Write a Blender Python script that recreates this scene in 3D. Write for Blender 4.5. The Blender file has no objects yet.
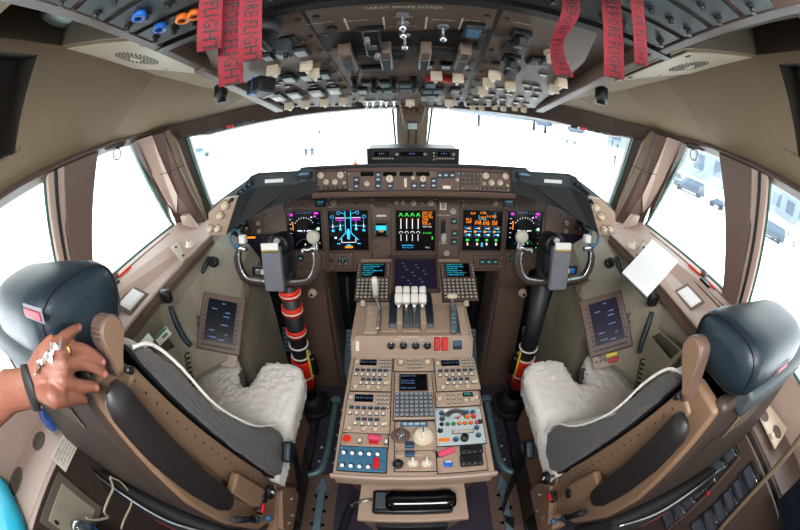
import bpy, bmesh, math, random
from mathutils import Vector as V, Matrix
random.seed(7)
PI = math.pi
scene = bpy.context.scene
COL = scene.collection

# ------------------------------------------------------------------ camera (15 mm full-frame fisheye)
CP = V((-.04, 0, 1.57)); FPX = 333.0
_y, _p, _r = math.radians(-.9), math.radians(29), math.radians(-.6)
_f = V((math.sin(_y)*math.cos(_p), math.cos(_y)*math.cos(_p), -math.sin(_p)))
_rt = V((math.cos(_y), -math.sin(_y), 0)); _up = _rt.cross(_f)
CX = _rt*math.cos(_r) + _up*math.sin(_r); CY = _up*math.cos(_r) - _rt*math.sin(_r)
cam = bpy.data.cameras.new('camera'); camo = bpy.data.objects.new('camera', cam); COL.objects.link(camo)
cam.type = 'PANO'; cam.sensor_width = 36; cam.sensor_fit = 'HORIZONTAL'
for holder in (cam, getattr(cam, 'cycles', None)):
    try:
        holder.panorama_type = 'FISHEYE_EQUISOLID'; holder.fisheye_lens = 36*FPX/800; holder.fisheye_fov = 2*PI
    except Exception: pass
cam.clip_start = .01; cam.clip_end = 2000
camo.matrix_world = Matrix(((CX.x, CY.x, -_f.x, CP.x), (CX.y, CY.y, -_f.y, CP.y), (CX.z, CY.z, -_f.z, CP.z), (0, 0, 0, 1)))
scene.camera = camo

def ray(px, py):
    u, v = px-400, 265-py; rr = max(math.hypot(u, v), 1e-9)
    th = 2*math.asin(min(1, rr/(2*FPX))); s = math.sin(th)/rr
    return CX*(u*s) + CY*(v*s) + _f*math.cos(th)
def on(px, py, ax, val):
    d = ray(px, py); k = 'xyz'.index(ax); return CP + d*((val-CP[k])/d[k])

# ------------------------------------------------------------------ materials
def lin(h):
    h = h.lstrip('#'); c = [int(h[i:i+2], 16)/255 for i in (0, 2, 4)]
    return tuple(((x+.055)/1.055)**2.4 if x > .04045 else x/12.92 for x in c) + (1,)
MATS = {}
def mat(name, col, rough=.5, metal=0, emit=0, var=.12, bump=.0, scale=40, bscale=None, sheen=0):
    m = bpy.data.materials.new(name); m.use_nodes = True; nt = m.node_tree; N = nt.nodes; L = nt.links
    b = N['Principled BSDF']; c = lin(col)
    b.inputs['Base Color'].default_value = c; b.inputs['Roughness'].default_value = rough; b.inputs['Metallic'].default_value = metal
    if sheen: b.inputs['Sheen Weight'].default_value = sheen
    if emit:
        b.inputs['Emission Color'].default_value = c; b.inputs['Emission Strength'].default_value = emit
    else:
        tc = N.new('ShaderNodeTexCoord'); no = N.new('ShaderNodeTexNoise'); no.inputs['Scale'].default_value = scale; no.inputs['Detail'].default_value = 4
        L.new(tc.outputs['Object'], no.inputs['Vector'])
        mx = N.new('ShaderNodeMix'); mx.data_type = 'RGBA'; mx.inputs[6].default_value = tuple(x*(1-var) for x in c[:3])+(1,); mx.inputs[7].default_value = tuple(min(1, x*(1+var)) for x in c[:3])+(1,)
        L.new(no.outputs['Fac'], mx.inputs[0]); L.new(mx.outputs[2], b.inputs['Base Color'])
        if bump:
            n2 = N.new('ShaderNodeTexNoise'); n2.inputs['Scale'].default_value = bscale or scale*4; n2.inputs['Detail'].default_value = 3
            L.new(tc.outputs['Object'], n2.inputs['Vector'])
            bp = N.new('ShaderNodeBump'); bp.inputs['Strength'].default_value = bump; bp.inputs['Distance'].default_value = .003
            L.new(n2.outputs['Fac'], bp.inputs['Height']); L.new(bp.outputs['Normal'], b.inputs['Normal'])
    MATS[name] = m; return m
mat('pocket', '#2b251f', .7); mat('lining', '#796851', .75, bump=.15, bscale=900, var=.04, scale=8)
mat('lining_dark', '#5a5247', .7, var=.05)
mat('plate', '#9c8e78', .45, var=.04)
mat('brown', '#644f45', .45, var=.06, bump=.05, bscale=600)
mat('trimbrown', '#4f3f38', .5, var=.06)
mat('tan', '#b59e8a', .45, var=.05)
mat('ped', '#a8907c', .45, var=.06)
mat('ovh', '#66564b', .45, var=.06)
mat('sill', '#b39c8e', .5, var=.05)
mat('sidewall', '#918875', .6, var=.08, scale=12)
mat('shell', '#3b2f29', .5, var=.06, bump=.1, bscale=300)
mat('seattan', '#80654f', .45, var=.05)
mat('black', '#141416', .4); mat('blackrubber', '#1c1b1c', .65); mat('dark', '#1b1d20', .5); mat('gloss', '#08090b', .12)
mat('glare', '#2c2f31', .75, bump=.2, bscale=500, var=.08); mat('slate', '#3c4448', .6)
mat('padgrey', '#6f7178', .6); mat('leather', '#15242e', .42, bump=.25, bscale=350, var=.15)
mat('armrest', '#1f1b1a', .45, bump=.2, bscale=400)
mat('fleece', '#f3ece4', .95, var=.1, bump=1.0, scale=90, bscale=220, sheen=.3)
mat('greywool', '#55514f', .95, var=.6, bump=.9, scale=260, bscale=500, sheen=.2)
mat('carpet', '#3a3140', .95, var=.35, bump=.8, scale=300, bscale=500)
mat('alu', '#a9acb0', .3, .9, var=.08); mat('steel', '#c9ccd0', .25, .9); mat('tealmetal', '#6c8890', .45, .4, var=.1)
mat('white', '#ece8e0', .45, var=.03); mat('cream', '#dccbb2', .45, var=.04); mat('knobgrey', '#b9b2a6', .4, var=.05)
mat('red', '#c4141f', .5); mat('ribbon', '#74091a', .75, var=.15, scale=200, bump=.3, bscale=900); mat('redorange', '#e02c10', .45, var=.05); mat('orange', '#f07a18', .5)
mat('blue', '#1766c4', .4); mat('btn', '#2c5572', .45); mat('blupanel', '#3d6e8a', .45, var=.08); mat('cdupan', '#b9c4c4', .5, var=.05)
mat('green', '#1d8a58', .5); mat('yellow', '#e8d03a', .5); mat('pink', '#d8486a', .5); mat('seal_fringe', '#1a5a4a', .5)
mat('cyanbag', '#18a8c4', .6, var=.05); mat('skin', '#80503e', .5, var=.16, bump=.3, scale=60, bscale=260); mat('nail', '#9a6658', .3); mat('gold', '#e0b860', .2, 1)
mat('paper', '#f4f4f2', .7, var=.02); mat('ink', '#1a1a1a', .7); mat('lettercream', '#e8e0d0', .6); mat('bottlecap', '#e8f0f4', .4)
mat('lens', '#a9bcbd', .3, var=.05); mat('pouch', '#171513', .8, var=.2, bump=.5, bscale=500)
mat('scr', '#05070c', .18, var=0); mat('scrpurple', '#2a2438', .2, var=.05); mat('scrblue', '#0a1420', .2, var=.05)
for n, c, e in (('e_cyan', '#28b4e8', 1.6), ('e_white', '#e8e8f0', 1.3), ('e_green', '#28d040', 1.5), ('e_orange', '#ff8a10', 1.8), ('e_mag', '#e028e0', 1.5), ('e_teal', '#40c0b0', 1.0), ('e_dim', '#5878a8', .6), ('e_amber', '#f0a020', 1.5)):
    mat(n, c, .5, emit=e*.42)
# outside; blue-grey tones put the washed-out haze into the colours
mat('tarmac', '#e4e4e4', .9, var=.02, scale=.05); mat('bldg', '#626c76', .8); mat('bldg_dark', '#3e4a56', .8); mat('car_dark', '#2c3844', .5); mat('car_light', '#606a72', .5); mat('cloth', '#263448', .9); mat('tagred', '#8c2436', .5); mat('keyblue', '#8d9aa8', .4); mat('btnblue', '#5b93b8', .4); mat('tyre', '#262c32', .9); mat('coneorange', '#a03a20', .7)
def glassmat():
    m = bpy.data.materials.new('glass'); m.use_nodes = True; nt = m.node_tree; nt.nodes.clear()
    o = nt.nodes.new('ShaderNodeOutputMaterial'); t = nt.nodes.new('ShaderNodeBsdfTransparent'); g = nt.nodes.new('ShaderNodeBsdfGlossy'); mx = nt.nodes.new('ShaderNodeMixShader')
    t.inputs[0].default_value = (.97, 1, .99, 1); g.inputs['Roughness'].default_value = .02; mx.inputs[0].default_value = .04
    nt.links.new(t.outputs[0], mx.inputs[1]); nt.links.new(g.outputs[0], mx.inputs[2]); nt.links.new(mx.outputs[0], o.inputs[0]); MATS['glass'] = m
glassmat()
def clearmat():
    m = bpy.data.materials.new('clear_plastic'); m.use_nodes = True; nt = m.node_tree; nt.nodes.clear()
    o = nt.nodes.new('ShaderNodeOutputMaterial'); t = nt.nodes.new('ShaderNodeBsdfTransparent'); g = nt.nodes.new('ShaderNodeBsdfGlossy'); mx = nt.nodes.new('ShaderNodeMixShader')
    t.inputs[0].default_value = (.85, .9, .93, 1); g.inputs['Roughness'].default_value = .08; mx.inputs[0].default_value = .3
    nt.links.new(t.outputs[0], mx.inputs[1]); nt.links.new(g.outputs[0], mx.inputs[2]); nt.links.new(mx.outputs[0], o.inputs[0]); MATS['clear'] = m
clearmat()

# ------------------------------------------------------------------ mesh builder
I4 = Matrix.Identity(4)
def T(x, y=None, z=None): return Matrix.Translation(V(x) if y is None else V((x, y, z)))
def frame(o, xa, ya):
    xa = V(xa).normalized(); za = xa.cross(V(ya)).normalized(); ya = za.cross(xa); o = V(o)
    return Matrix(((xa.x, ya.x, za.x, o.x), (xa.y, ya.y, za.y, o.y), (xa.z, ya.z, za.z, o.z), (0, 0, 0, 1)))
def align(p, q, up=(0, 0, 1)):      # +Z from p to q
    z = (V(q)-V(p)).normalized(); u = V(up)
    if abs(z.dot(u)) > .98: u = V((0, 1, 0))
    x = u.cross(z).normalized(); y = z.cross(x); p = V(p)
    return Matrix(((x.x, y.x, z.x, p.x), (x.y, y.y, z.y, p.y), (x.z, y.z, z.z, p.z), (0, 0, 0, 1)))
_txt = {}
def textmesh(s, size, align_x='CENTER'):
    k = (s, size, align_x)
    if k not in _txt:
        c = bpy.data.curves.new('t', 'FONT'); c.body = s; c.size = size; c.align_x = align_x; c.align_y = 'CENTER'; c.resolution_u = 1
        o = bpy.data.objects.new('t', c); COL.objects.link(o)
        dg = bpy.context.evaluated_depsgraph_get(); me = bpy.data.meshes.new_from_object(o.evaluated_get(dg))
        _txt[k] = ([v.co.copy() for v in me.vertices], [list(p.vertices) for p in me.polygons])
        bpy.data.objects.remove(o); bpy.data.curves.remove(c); bpy.data.meshes.remove(me)
    return _txt[k]
class MB:
    def __init__(s): s.bm = bmesh.new(); s.m = []
    def mi(s, m):
        if m not in s.m: s.m.append(m)
        return s.m.index(m)
    def raw(s, vs, fs, m, M=I4, smooth=False):
        i = s.mi(m); vv = [s.bm.verts.new(M @ V(v)) for v in vs]; out = []
        for f in fs:
            try: q = s.bm.faces.new([vv[k] for k in f])
            except ValueError: continue
            q.material_index = i; q.smooth = smooth; out.append(q)
        return vv, out
    def box(s, sx, sy, sz, m, M=I4, bev=0, seg=2, base=False, taper=1):
        z0, z1 = (0, sz) if base else (-sz/2, sz/2); a, b = sx/2, sy/2; t = taper
        vs = [(-a, -b, z0), (a, -b, z0), (a, b, z0), (-a, b, z0), (-a*t, -b*t, z1), (a*t, -b*t, z1), (a*t, b*t, z1), (-a*t, b*t, z1)]
        vv, ff = s.raw(vs, [(0, 3, 2, 1), (4, 5, 6, 7), (0, 1, 5, 4), (1, 2, 6, 5), (2, 3, 7, 6), (3, 0, 4, 7)], m, M)
        if bev:
            ed = list({e for f in ff for e in f.edges})
            r = bmesh.ops.bevel(s.bm, geom=ed, offset=bev, segments=seg, affect='EDGES', profile=.5, material=s.mi(m))
            for f in r['faces']: f.smooth = seg > 1
        return s
    def bx(s, x0, x1, y0, y1, z0, z1, m, bev=0): return s.box(x1-x0, y1-y0, z1-z0, m, T((x0+x1)/2, (y0+y1)/2, (z0+z1)/2), bev)
    def lathe(s, prof, m, M=I4, n=16, smooth=True, sx=1, sy=1):
        vs, fs = [], []
        for (r, z) in prof:
            for k in range(n): a = 2*PI*k/n; vs.append((r*math.cos(a)*sx, r*math.sin(a)*sy, z))
        for j in range(len(prof)-1):
            for k in range(n): k2 = (k+1) % n; fs.append((j*n+k, j*n+k2, (j+1)*n+k2, (j+1)*n+k))
        vv, ff = s.raw(vs, fs, m, M, smooth); i = s.mi(m)
        for j, rev in ((0, True), (len(prof)-1, False)):
            if prof[j][0] > 1e-6:
                r = [vv[j*n+k] for k in range(n)]
                try: f = s.bm.faces.new(r[::-1] if rev else r); f.material_index = i
                except ValueError: pass
        return s
    def cyl(s, r, h, m, M=I4, n=16, r2=None, bev=0):
        r2 = r if r2 is None else r2
        p = [(r, 0), (r2, h)] if not bev else [(r-bev, 0), (r, bev), (r2, h-bev), (r2-bev, h)]
        return s.lathe(p, m, M, n, smooth=n > 8)
    def ball(s, r, m, M=I4, n=12, sx=1, sy=1, sz=1):
        p = [(max(1e-5, r*math.sin(PI*k/8)), -r*math.cos(PI*k/8)*sz) for k in range(9)]
        return s.lathe(p, m, M, n, sx=sx, sy=sy)
    def rod(s, p, q, r, m, n=10, r2=None):
        return s.cyl(r, (V(q)-V(p)).length, m, align(p, q), n, r2)
    def tube(s, pts, r, m, n=8, closed=False, sub=4, M=I4):
        pts = [V(p) for p in pts]; P = pts
        rs = r if isinstance(r, (list, tuple)) else [r]*len(pts)
        R = list(rs)
        if sub > 1:
            P, R = [], []; N = len(pts); rng = range(N if closed else N-1)
            g = lambda k: pts[k % N] if closed else pts[min(max(k, 0), N-1)]
            for k in rng:
                a, b, c, d = g(k-1), g(k), g(k+1), g(k+2)
                for j in range(sub):
                    t = j/sub
                    P.append(.5*((2*b)+(c-a)*t+(2*a-5*b+4*c-d)*t*t+(3*b-a-3*c+d)*t**3)); R.append(rs[k]*(1-t)+rs[(k+1) % len(rs)]*t)
            if not closed: P.append(pts[-1]); R.append(rs[-1])
        vs, fs, N = [], [], len(P); prev = None
        for k in range(N):
            a = P[(k-1) % N] if closed or k else P[0]; b = P[(k+1) % N] if closed or k < N-1 else P[-1]
            t = (b-a).normalized()
            if prev is None:
                u = V((0, 0, 1)) if abs(t.z) < .9 else V((1, 0, 0)); x = u.cross(t).normalized()
            else: x = (prev - t*prev.dot(t)).normalized()
            prev = x; y = t.cross(x)
            for j in range(n): an = 2*PI*j/n; vs.append(P[k] + x*(R[k]*math.cos(an)) + y*(R[k]*math.sin(an)))
        for k in range(N if closed else N-1):
            for j in range(n): j2 = (j+1) % n; k2 = (k+1) % N; fs.append((k*n+j, k*n+j2, k2*n+j2, k2*n+j))
        if not closed: fs.append(tuple(range(n))[::-1]); fs.append(tuple((N-1)*n+j for j in range(n)))
        s.raw(vs, fs, m, M, True); return s
    def prism(s, pts, vec, m, M=I4, bev=0, m2=None):
        pts = [V(p) for p in pts]; vec = V(vec); n = len(pts)
        vs = pts + [p+vec for p in pts]
        fs = [tuple(range(n)), tuple(range(2*n-1, n-1, -1))] + [(k, n+k, n+(k+1) % n, (k+1) % n) for k in range(n)]
        vv, ff = s.raw(vs, fs, m, M)
        bmesh.ops.recalc_face_normals(s.bm, faces=ff)
        if bev:
            ed = list({e for f in ff for e in f.edges})
            r = bmesh.ops.bevel(s.bm, geom=ed, offset=bev, segments=2, affect='EDGES', profile=.5, material=s.mi(m))
            for f in r['faces']: f.smooth = True
        return s
    def poly(s, pts, m, M=I4): s.raw(pts, [tuple(range(len(pts)))], m, M); return s
    def grid(s, rows, m, M=I4, smooth=True, closed_u=False):
        nr, nc = len(rows), len(rows[0]); vs = [p for r in rows for p in r]; fs = []
        for j in range(nr-1):
            for k in range(nc if closed_u else nc-1): k2 = (k+1) % nc; fs.append((j*nc+k, j*nc+k2, (j+1)*nc+k2, (j+1)*nc+k))
        s.raw(vs, fs, m, M, smooth); return s
    def text(s, t, size, m, M=I4, ax='CENTER', sx=1):
        vs, fs = textmesh(t, size, ax); s.raw([(v.x*sx, v.y, v.z) for v in vs], fs, m, M); return s
    def line(s, p, q, w, m, M=I4):    # flat strip in local XY
        p, q = V((p[0], p[1], 0)), V((q[0], q[1], 0)); d = (q-p).normalized(); n = V((-d.y, d.x, 0))*w/2
        s.raw([p-n, q-n, q+n, p+n], [(0, 1, 2, 3)], m, M); return s
    def ring(s, c, r, w, m, M=I4, a0=0, a1=2*PI, n=20):
        P = [(c[0]+r*math.cos(a0+(a1-a0)*k/n), c[1]+r*math.sin(a0+(a1-a0)*k/n)) for k in range(n+1)]
        for k in range(n): s.line(P[k], P[k+1], w, m, M)
        return s
    def mesh(s, name):
        me = bpy.data.meshes.new(name); s.bm.normal_update(); s.bm.to_mesh(me); s.bm.free()
        for m in s.m: me.materials.append(MATS[m])
        return me

W = {}
def place(o, parent, M):
    o.parent = parent; W[o.name] = M.copy()
    o.matrix_basis = (W[parent.name].inverted() @ M) if parent else M
def obj(name, mb, parent=None, M=I4, label=None, cat=None, group=None, kind=None):
    me = mb if isinstance(mb, bpy.types.Mesh) else mb.mesh(name)
    o = bpy.data.objects.new(name, me); COL.objects.link(o); place(o, parent, M)
    tag(o, label, cat, group, kind); return o
def tag(o, label=None, cat=None, group=None, kind=None):
    for k, v in (('label', label), ('category', cat), ('group', group), ('kind', kind)):
        if v: o[k] = v
    return o
def thing(name, label, cat, loc=(0, 0, 0), group=None):
    o = bpy.data.objects.new(name, None); o.empty_display_size = .05; COL.objects.link(o); place(o, None, T(loc)); return tag(o, label, cat, group)
def struct(name, mb, parent=None): return obj(name, mb, parent, kind=None if parent else 'structure')

# units: small repeated parts, gathered per thing, at most 100 individuals of a name
UNITS = []; CACHE = {}
def unit(root, parent, name, key, build, M, size=1.0, label=None):
    UNITS.append((root, parent, name, key, build, M, size, label))
def flush_units():
    groups = {}
    for u in UNITS: groups.setdefault((u[0].name, u[2]), []).append(u)
    for (rn, name), us in groups.items():
        us.sort(key=lambda u: -u[6]/max(.1, (u[5].translation-CP).length))
        keep, rest = us[:95], us[95:]
        for root, parent, nm, key, build, M, size, label in keep:
            if key not in CACHE:
                b = MB(); build(b); CACHE[key] = b.mesh(nm)
            obj(nm, CACHE[key], parent, M, label=label)
        if rest:
            b = MB()
            for root, parent, nm, key, build, M, size, label in rest:
                t = MB(); build(t); off = [b.mi(m) for m in t.m]; t.bm.verts.index_update()
                vv = [b.bm.verts.new(M @ v.co) for v in t.bm.verts]
                for f in t.bm.faces:
                    q = b.bm.faces.new([vv[v.index] for v in f.verts]); q.material_index = off[f.material_index]; q.smooth = f.smooth
                t.bm.free()
            obj(name, b, us[0][0], kind='stuff')

class PL:     # a real plane in the cockpit; pixels of the photo are turned into points on it
    def __init__(s, p0, n, right=(1, 0, 0)):
        s.p = V(p0); s.n = V(n).normalized(); s.x = (V(right)-s.n*V(right).dot(s.n)).normalized(); s.y = s.n.cross(s.x)
    def pt(s, px, py, lift=0):
        d = ray(px, py); return CP + d*((s.p-CP).dot(s.n)/d.dot(s.n)) + s.n*lift
    def M(s, px, py, lift=0, rot=0): return s.at(s.pt(px, py, lift), rot)
    def at(s, p, rot=0):
        M = Matrix(((s.x.x, s.y.x, s.n.x, p.x), (s.x.y, s.y.y, s.n.y, p.y), (s.x.z, s.y.z, s.n.z, p.z), (0, 0, 0, 1)))
        return M @ Matrix.Rotation(rot, 4, 'Z') if rot else M
    def rect(s, x0, y0, x1, y1, lift=0):
        xm, ym = (x0+x1)/2, (y0+y1)/2; c = s.pt(xm, ym)
        w = (s.pt(x1, ym)-s.pt(x0, ym)).dot(s.x); h = (s.pt(xm, y0)-s.pt(xm, y1)).dot(s.y)
        return s.at(c+s.n*lift), abs(w), abs(h)
    def uv(s, px, py): d = s.pt(px, py)-s.p; return d.dot(s.x), d.dot(s.y)
    def loc(s, u, v, lift=0): return s.p + s.x*u + s.y*v + s.n*lift

# reusable unit shapes (local: z out of the panel)
def knob(r, h, m='knobgrey', skirt=True, pointer='black'):
    def f(b):
        if skirt: b.cyl(r*1.4, h*.1, 'black', n=14); b.cyl(r*1.2, h*.2, m, n=14)
        b.lathe([(r, 0), (r*.96, h*.8), (r*.8, h), (1e-5, h*1.0)], m, n=12)
        if pointer: b.box(r*.22, r*.9, h*.05, pointer, T(0, r*.4, h*1.01))
    return f
def button(w, h, d=.004, m='btn', cap=None, rim='black'):
    def f(b):
        b.box(w*1.3, h*1.45, d*.4, rim or 'black', base=True)
        b.box(w, h, d, m, base=True, taper=.9)
        if cap: b.box(w*.6, h*.25, d*.1, cap, T(0, 0, d*1.03))
    return f
def toggle(m='steel', l=.014):
    def f(b):
        b.cyl(.004, .003, 'steel', n=8); b.cyl(.0016, l, m, Matrix.Rotation(.35, 4, 'X'), n=8, r2=.0028)
    return f
def screw(b): b.cyl(.003, .0012, 'alu', n=8)
def rbutton(r, h, m): return lambda b: (b.cyl(r*1.35, h*.3, 'black', n=10), b.cyl(r, h, m, n=10, bev=min(r, h)*.2))
def guard(m='cream', w=.016, l=.024, h=.012):
    def f(b):
        b.box(w, l, h, m, T(0, 0, h/2+.001), bev=.002); b.box(w*1.2, .005, h*1.3, m, T(0, l/2, h*.6), bev=.001)
    return f
def plate(root, P, x0, y0, x1, y1, m, name='panel_plate', th=.006, lift=0, parent=None, screws=True, bev=.0015):
    M, w, h = P.rect(x0, y0, x1, y1, lift)
    b = MB(); b.box(w, h, th, m, base=True, bev=bev); b.box(w+.005, h+.005, th*.45, 'black', base=True)  # black edge under the plate paints a shadow line round it
    o = obj(name, b, parent or root, M)
    if screws:
        for sx in (-1, 1):
            for sy in (-1, 1): unit(root, o, 'screw', 'screw', screw, M @ T(sx*(w/2-.006), sy*(h/2-.006), th), .2)
    return o, M, w, h
# ================================================================== THE SETTING
def ozf(y): return 1.57+(1.1-y)*.27          # overhead panel underside height
b = MB(); b.bx(-1.2, 1.2, -1.05, 2.0, -.05, 0, 'carpet'); struct('floor', b)
for s, nm in ((-1, 'left'), (1, 'right')):
    b = MB()
    b.prism([(s*1.115, -1.05, 0), (s*1.115, 1.28, 0), (s*1.115, 1.28, 1.125), (s*1.115, -1.05, 1.125)], (s*.05, 0, 0), 'sill')
    struct('wall_'+nm, b)
b = MB(); b.bx(-1.2, 1.2, -1.1, -1.05, 0, 2.1, 'lining'); struct('wall_back', b)
b = MB()
fr = [(-1.14, 1.28), (-.95, 1.45), (-.5, 1.78), (0, 1.93), (.5, 1.78), (.95, 1.45), (1.14, 1.28)]
for k in range(len(fr)-1):
    a, c = fr[k], fr[k+1]; b.prism([(a[0], a[1], 0), (c[0], c[1], 0), (c[0], c[1], 1.12), (a[0], a[1], 1.12)], (0, .04, 0), 'dark')
struct('wall_front', b)

# ceiling lining: stations A (ring over windows), B (crease), C (rail of overhead panel)
ST = [(-1.05, (1.1, 1.6), (.8, 2.0), (.5, 2.02)), (-.3, (1.1, 1.6), (.8, 1.98), (.46, 1.955)), (.16, (1.1, 1.602), (.8, 1.955), (.46, 1.835)), (.38, (1.1, 1.602), (.8, 1.90), (.46, 1.775)), (.45, (1.1, 1.602), (.8, 1.885), (.46, 1.757)), (.85, (1.1, 1.596), (.8, 1.77), (.47, 1.648))]
def stations(s):
    S = [[V((s*a[0], y, a[1])), V((s*b_[0], y, b_[1])), V((s*c[0], y, c[1]))] for y, a, b_, c in ST]
    S += [[V((s*1.07, 1.12, 1.585)), V((s*.72, 1.0, 1.70)), V((s*.47, .98, 1.615))],
          [V((s*.87, 1.27, 1.585)), V((s*.58, 1.12, 1.635)), V((s*.47, 1.06, 1.597))],
          [V((s*.5, 1.42, 1.60)), V((s*.45, 1.2, 1.63)), V((s*.45, 1.12, 1.59))],
          [V((0, 1.5, 1.61)), V((0, 1.25, 1.64)), V((0, 1.13, 1.60))]]
    return S
b = MB(); TL, TH = .28, .93
for s in (-1, 1):
    S = stations(s)
    for k in range(len(S)-1):
        (A, B, C), (A2, B2, C2) = S[k], S[k+1]
        if k in (1, 2):      # storage pocket in the sloping side lining
            l = lambda A, B, t: A+(B-A)*t
            b.poly([A, A2, l(A2, B2, TL), l(A, B, TL)], 'lining'); b.poly([l(A, B, TH), l(A2, B2, TH), B2, B], 'lining')
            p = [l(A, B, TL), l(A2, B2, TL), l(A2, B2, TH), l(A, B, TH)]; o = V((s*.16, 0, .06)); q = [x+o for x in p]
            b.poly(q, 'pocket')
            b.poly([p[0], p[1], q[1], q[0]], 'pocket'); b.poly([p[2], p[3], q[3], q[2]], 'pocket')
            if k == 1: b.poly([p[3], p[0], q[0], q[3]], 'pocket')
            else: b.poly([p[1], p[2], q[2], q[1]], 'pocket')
        else:
            nn_ = 5; b.grid([[A+(B-A)*(j/nn_) for j in range(nn_+1)], [(A+A2)/2*(1-j/nn_)+(B+B2)/2*(j/nn_) for j in range(nn_+1)], [A2+(B2-A2)*(j/nn_) for j in range(nn_+1)]], 'lining')
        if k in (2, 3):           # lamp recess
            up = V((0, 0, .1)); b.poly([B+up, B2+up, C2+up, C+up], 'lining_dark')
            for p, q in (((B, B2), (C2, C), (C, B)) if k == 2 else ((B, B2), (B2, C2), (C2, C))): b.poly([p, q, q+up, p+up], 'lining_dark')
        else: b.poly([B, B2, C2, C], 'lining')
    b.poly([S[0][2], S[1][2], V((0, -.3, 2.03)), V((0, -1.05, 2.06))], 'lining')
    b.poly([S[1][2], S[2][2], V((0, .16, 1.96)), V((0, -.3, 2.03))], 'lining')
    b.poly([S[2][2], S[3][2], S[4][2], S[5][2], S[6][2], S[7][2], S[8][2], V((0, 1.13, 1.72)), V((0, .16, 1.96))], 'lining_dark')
# outer skin above
b.prism([(-1.3, -1.15, 2.15), (1.3, -1.15, 2.15), (1.3, 1.0, 2.15), (-1.3, 1.0, 2.15)], (0, 0, .03), 'dark')
for s in (-1, 1):
    b.prism([(s*1.32, -1.15, 1.62), (s*1.32, 1.25, 1.62), (s*1.32, 1.0, 2.15), (s*1.32, -1.15, 2.15)], (s*.02, 0, 0), 'dark')
    b.poly([(s*1.1, -1.05, 1.605), (s*1.1, 1.25, 1.605), (s*1.32, 1.25, 1.62), (s*1.32, -1.05, 1.62)], 'dark')
b.poly([(-1.3, 1.0, 2.15), (1.3, 1.0, 2.15), (1.0, 1.6, 1.7), (-1.0, 1.6, 1.7)], 'dark')
b.poly([(-1.3, 1.0, 2.15), (-1.0, 1.6, 1.7), (-1.32, 1.25, 1.62)], 'dark'); b.poly([(1.3, 1.0, 2.15), (1.0, 1.6, 1.7), (1.32, 1.25, 1.62)], 'dark')
b.poly([(-1.0, 1.6, 1.7), (1.0, 1.6, 1.7), (1.05, 1.3, 1.62), (.5, 1.5, 1.62), (0, 1.58, 1.63), (-.5, 1.5, 1.62), (-1.05, 1.3, 1.62)], 'dark')
struct('ceiling', b)
b = MB()
for s in (-1, 1):
    if s == -1: b.text('SMOKE PORT', .022, 'ink', frame(on(0, 158, 'x', -1.02)+V((.045, .0, -.01)), V((0, 1, .0)), V((.62, 0, .78))))
    else: b.text('DOOR MODE', .018, 'ink', frame(on(796, 153, 'x', 1.02)+V((-.045, -.02, -.01)), V((0, -1, .0)), V((-.62, 0, .78))))
obj('lettering', b, bpy.data.objects['ceiling'])

# ring of brown trim over the windows
ring = [(-1.1, -1.05, 1.6), (-1.1, .9, 1.598), (-1.07, 1.12, 1.585), (-.87, 1.27, 1.585), (-.5, 1.42, 1.60), (0, 1.5, 1.61), (.5, 1.42, 1.60), (.87, 1.27, 1.585), (1.07, 1.12, 1.585), (1.1, .9, 1.598), (1.1, -1.05, 1.6)]
b = MB(); rows = []
def ringrow(off, dz):
    r = []
    for i, p in enumerate(ring):
        a = V(ring[max(0, i-1)]); c = V(ring[min(len(ring)-1, i+1)]); t = (c-a).normalized(); n = V((-t.y, t.x, 0)).normalized()
        r.append(V(p)+n*off+V((0, 0, dz*(2.6 if V(p).y > 1.2 and dz < -.02 else 1))))
    return r
for off, dz in ((-.012, .012), (-.02, .0), (-.018, -.008), (.02, -.030), (.06, -.034), (.09, 0)): rows.append(ringrow(off, dz))
b.grid(rows, 'trimbrown', smooth=False)
b.tube(ringrow(-.012, -.004), .004, 'black', n=6, sub=2)
struct('trim_1', b)

# windows -------------------------------------------------------------
def pane(n, pts, nrm, label=None):
    b = MB(); b.prism(pts, V(nrm)*.012, 'glass'); w = struct('window_%d' % n, b)
    c = MB(); P = [V(p)-V(nrm)*.004 for p in pts]; cen = sum(P, V())/len(P)
    for i in range(len(P)):
        p, q = P[i], P[(i+1) % len(P)]; c.rod(p, q, .006, 'seal_fringe', n=6)  # edge seal whose green paints in the lens colour fringe
    obj('window_frame', c, w); return w
n = 1
for s in (-1, 1):
    pane(n, [(s*.075, 1.93, 1.12), (s*.98, 1.36, 1.11), (s*1.0, 1.25, 1.575), (s*.095, 1.52, 1.60)], (0, .6, .2)); n += 1
    pane(n, [(s*1.125, 1.19, 1.128), (s*1.125, .60, 1.128), (s*1.12, .80, 1.585), (s*1.115, .995, 1.575)], (s, 0, 0)); n += 1
    pane(n, [(s*1.125, .455, 1.128), (s*1.125, -.35, 1.128), (s*1.12, -.25, 1.585), (s*1.12, .53, 1.585)], (s, 0, 0)); n += 1
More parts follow.
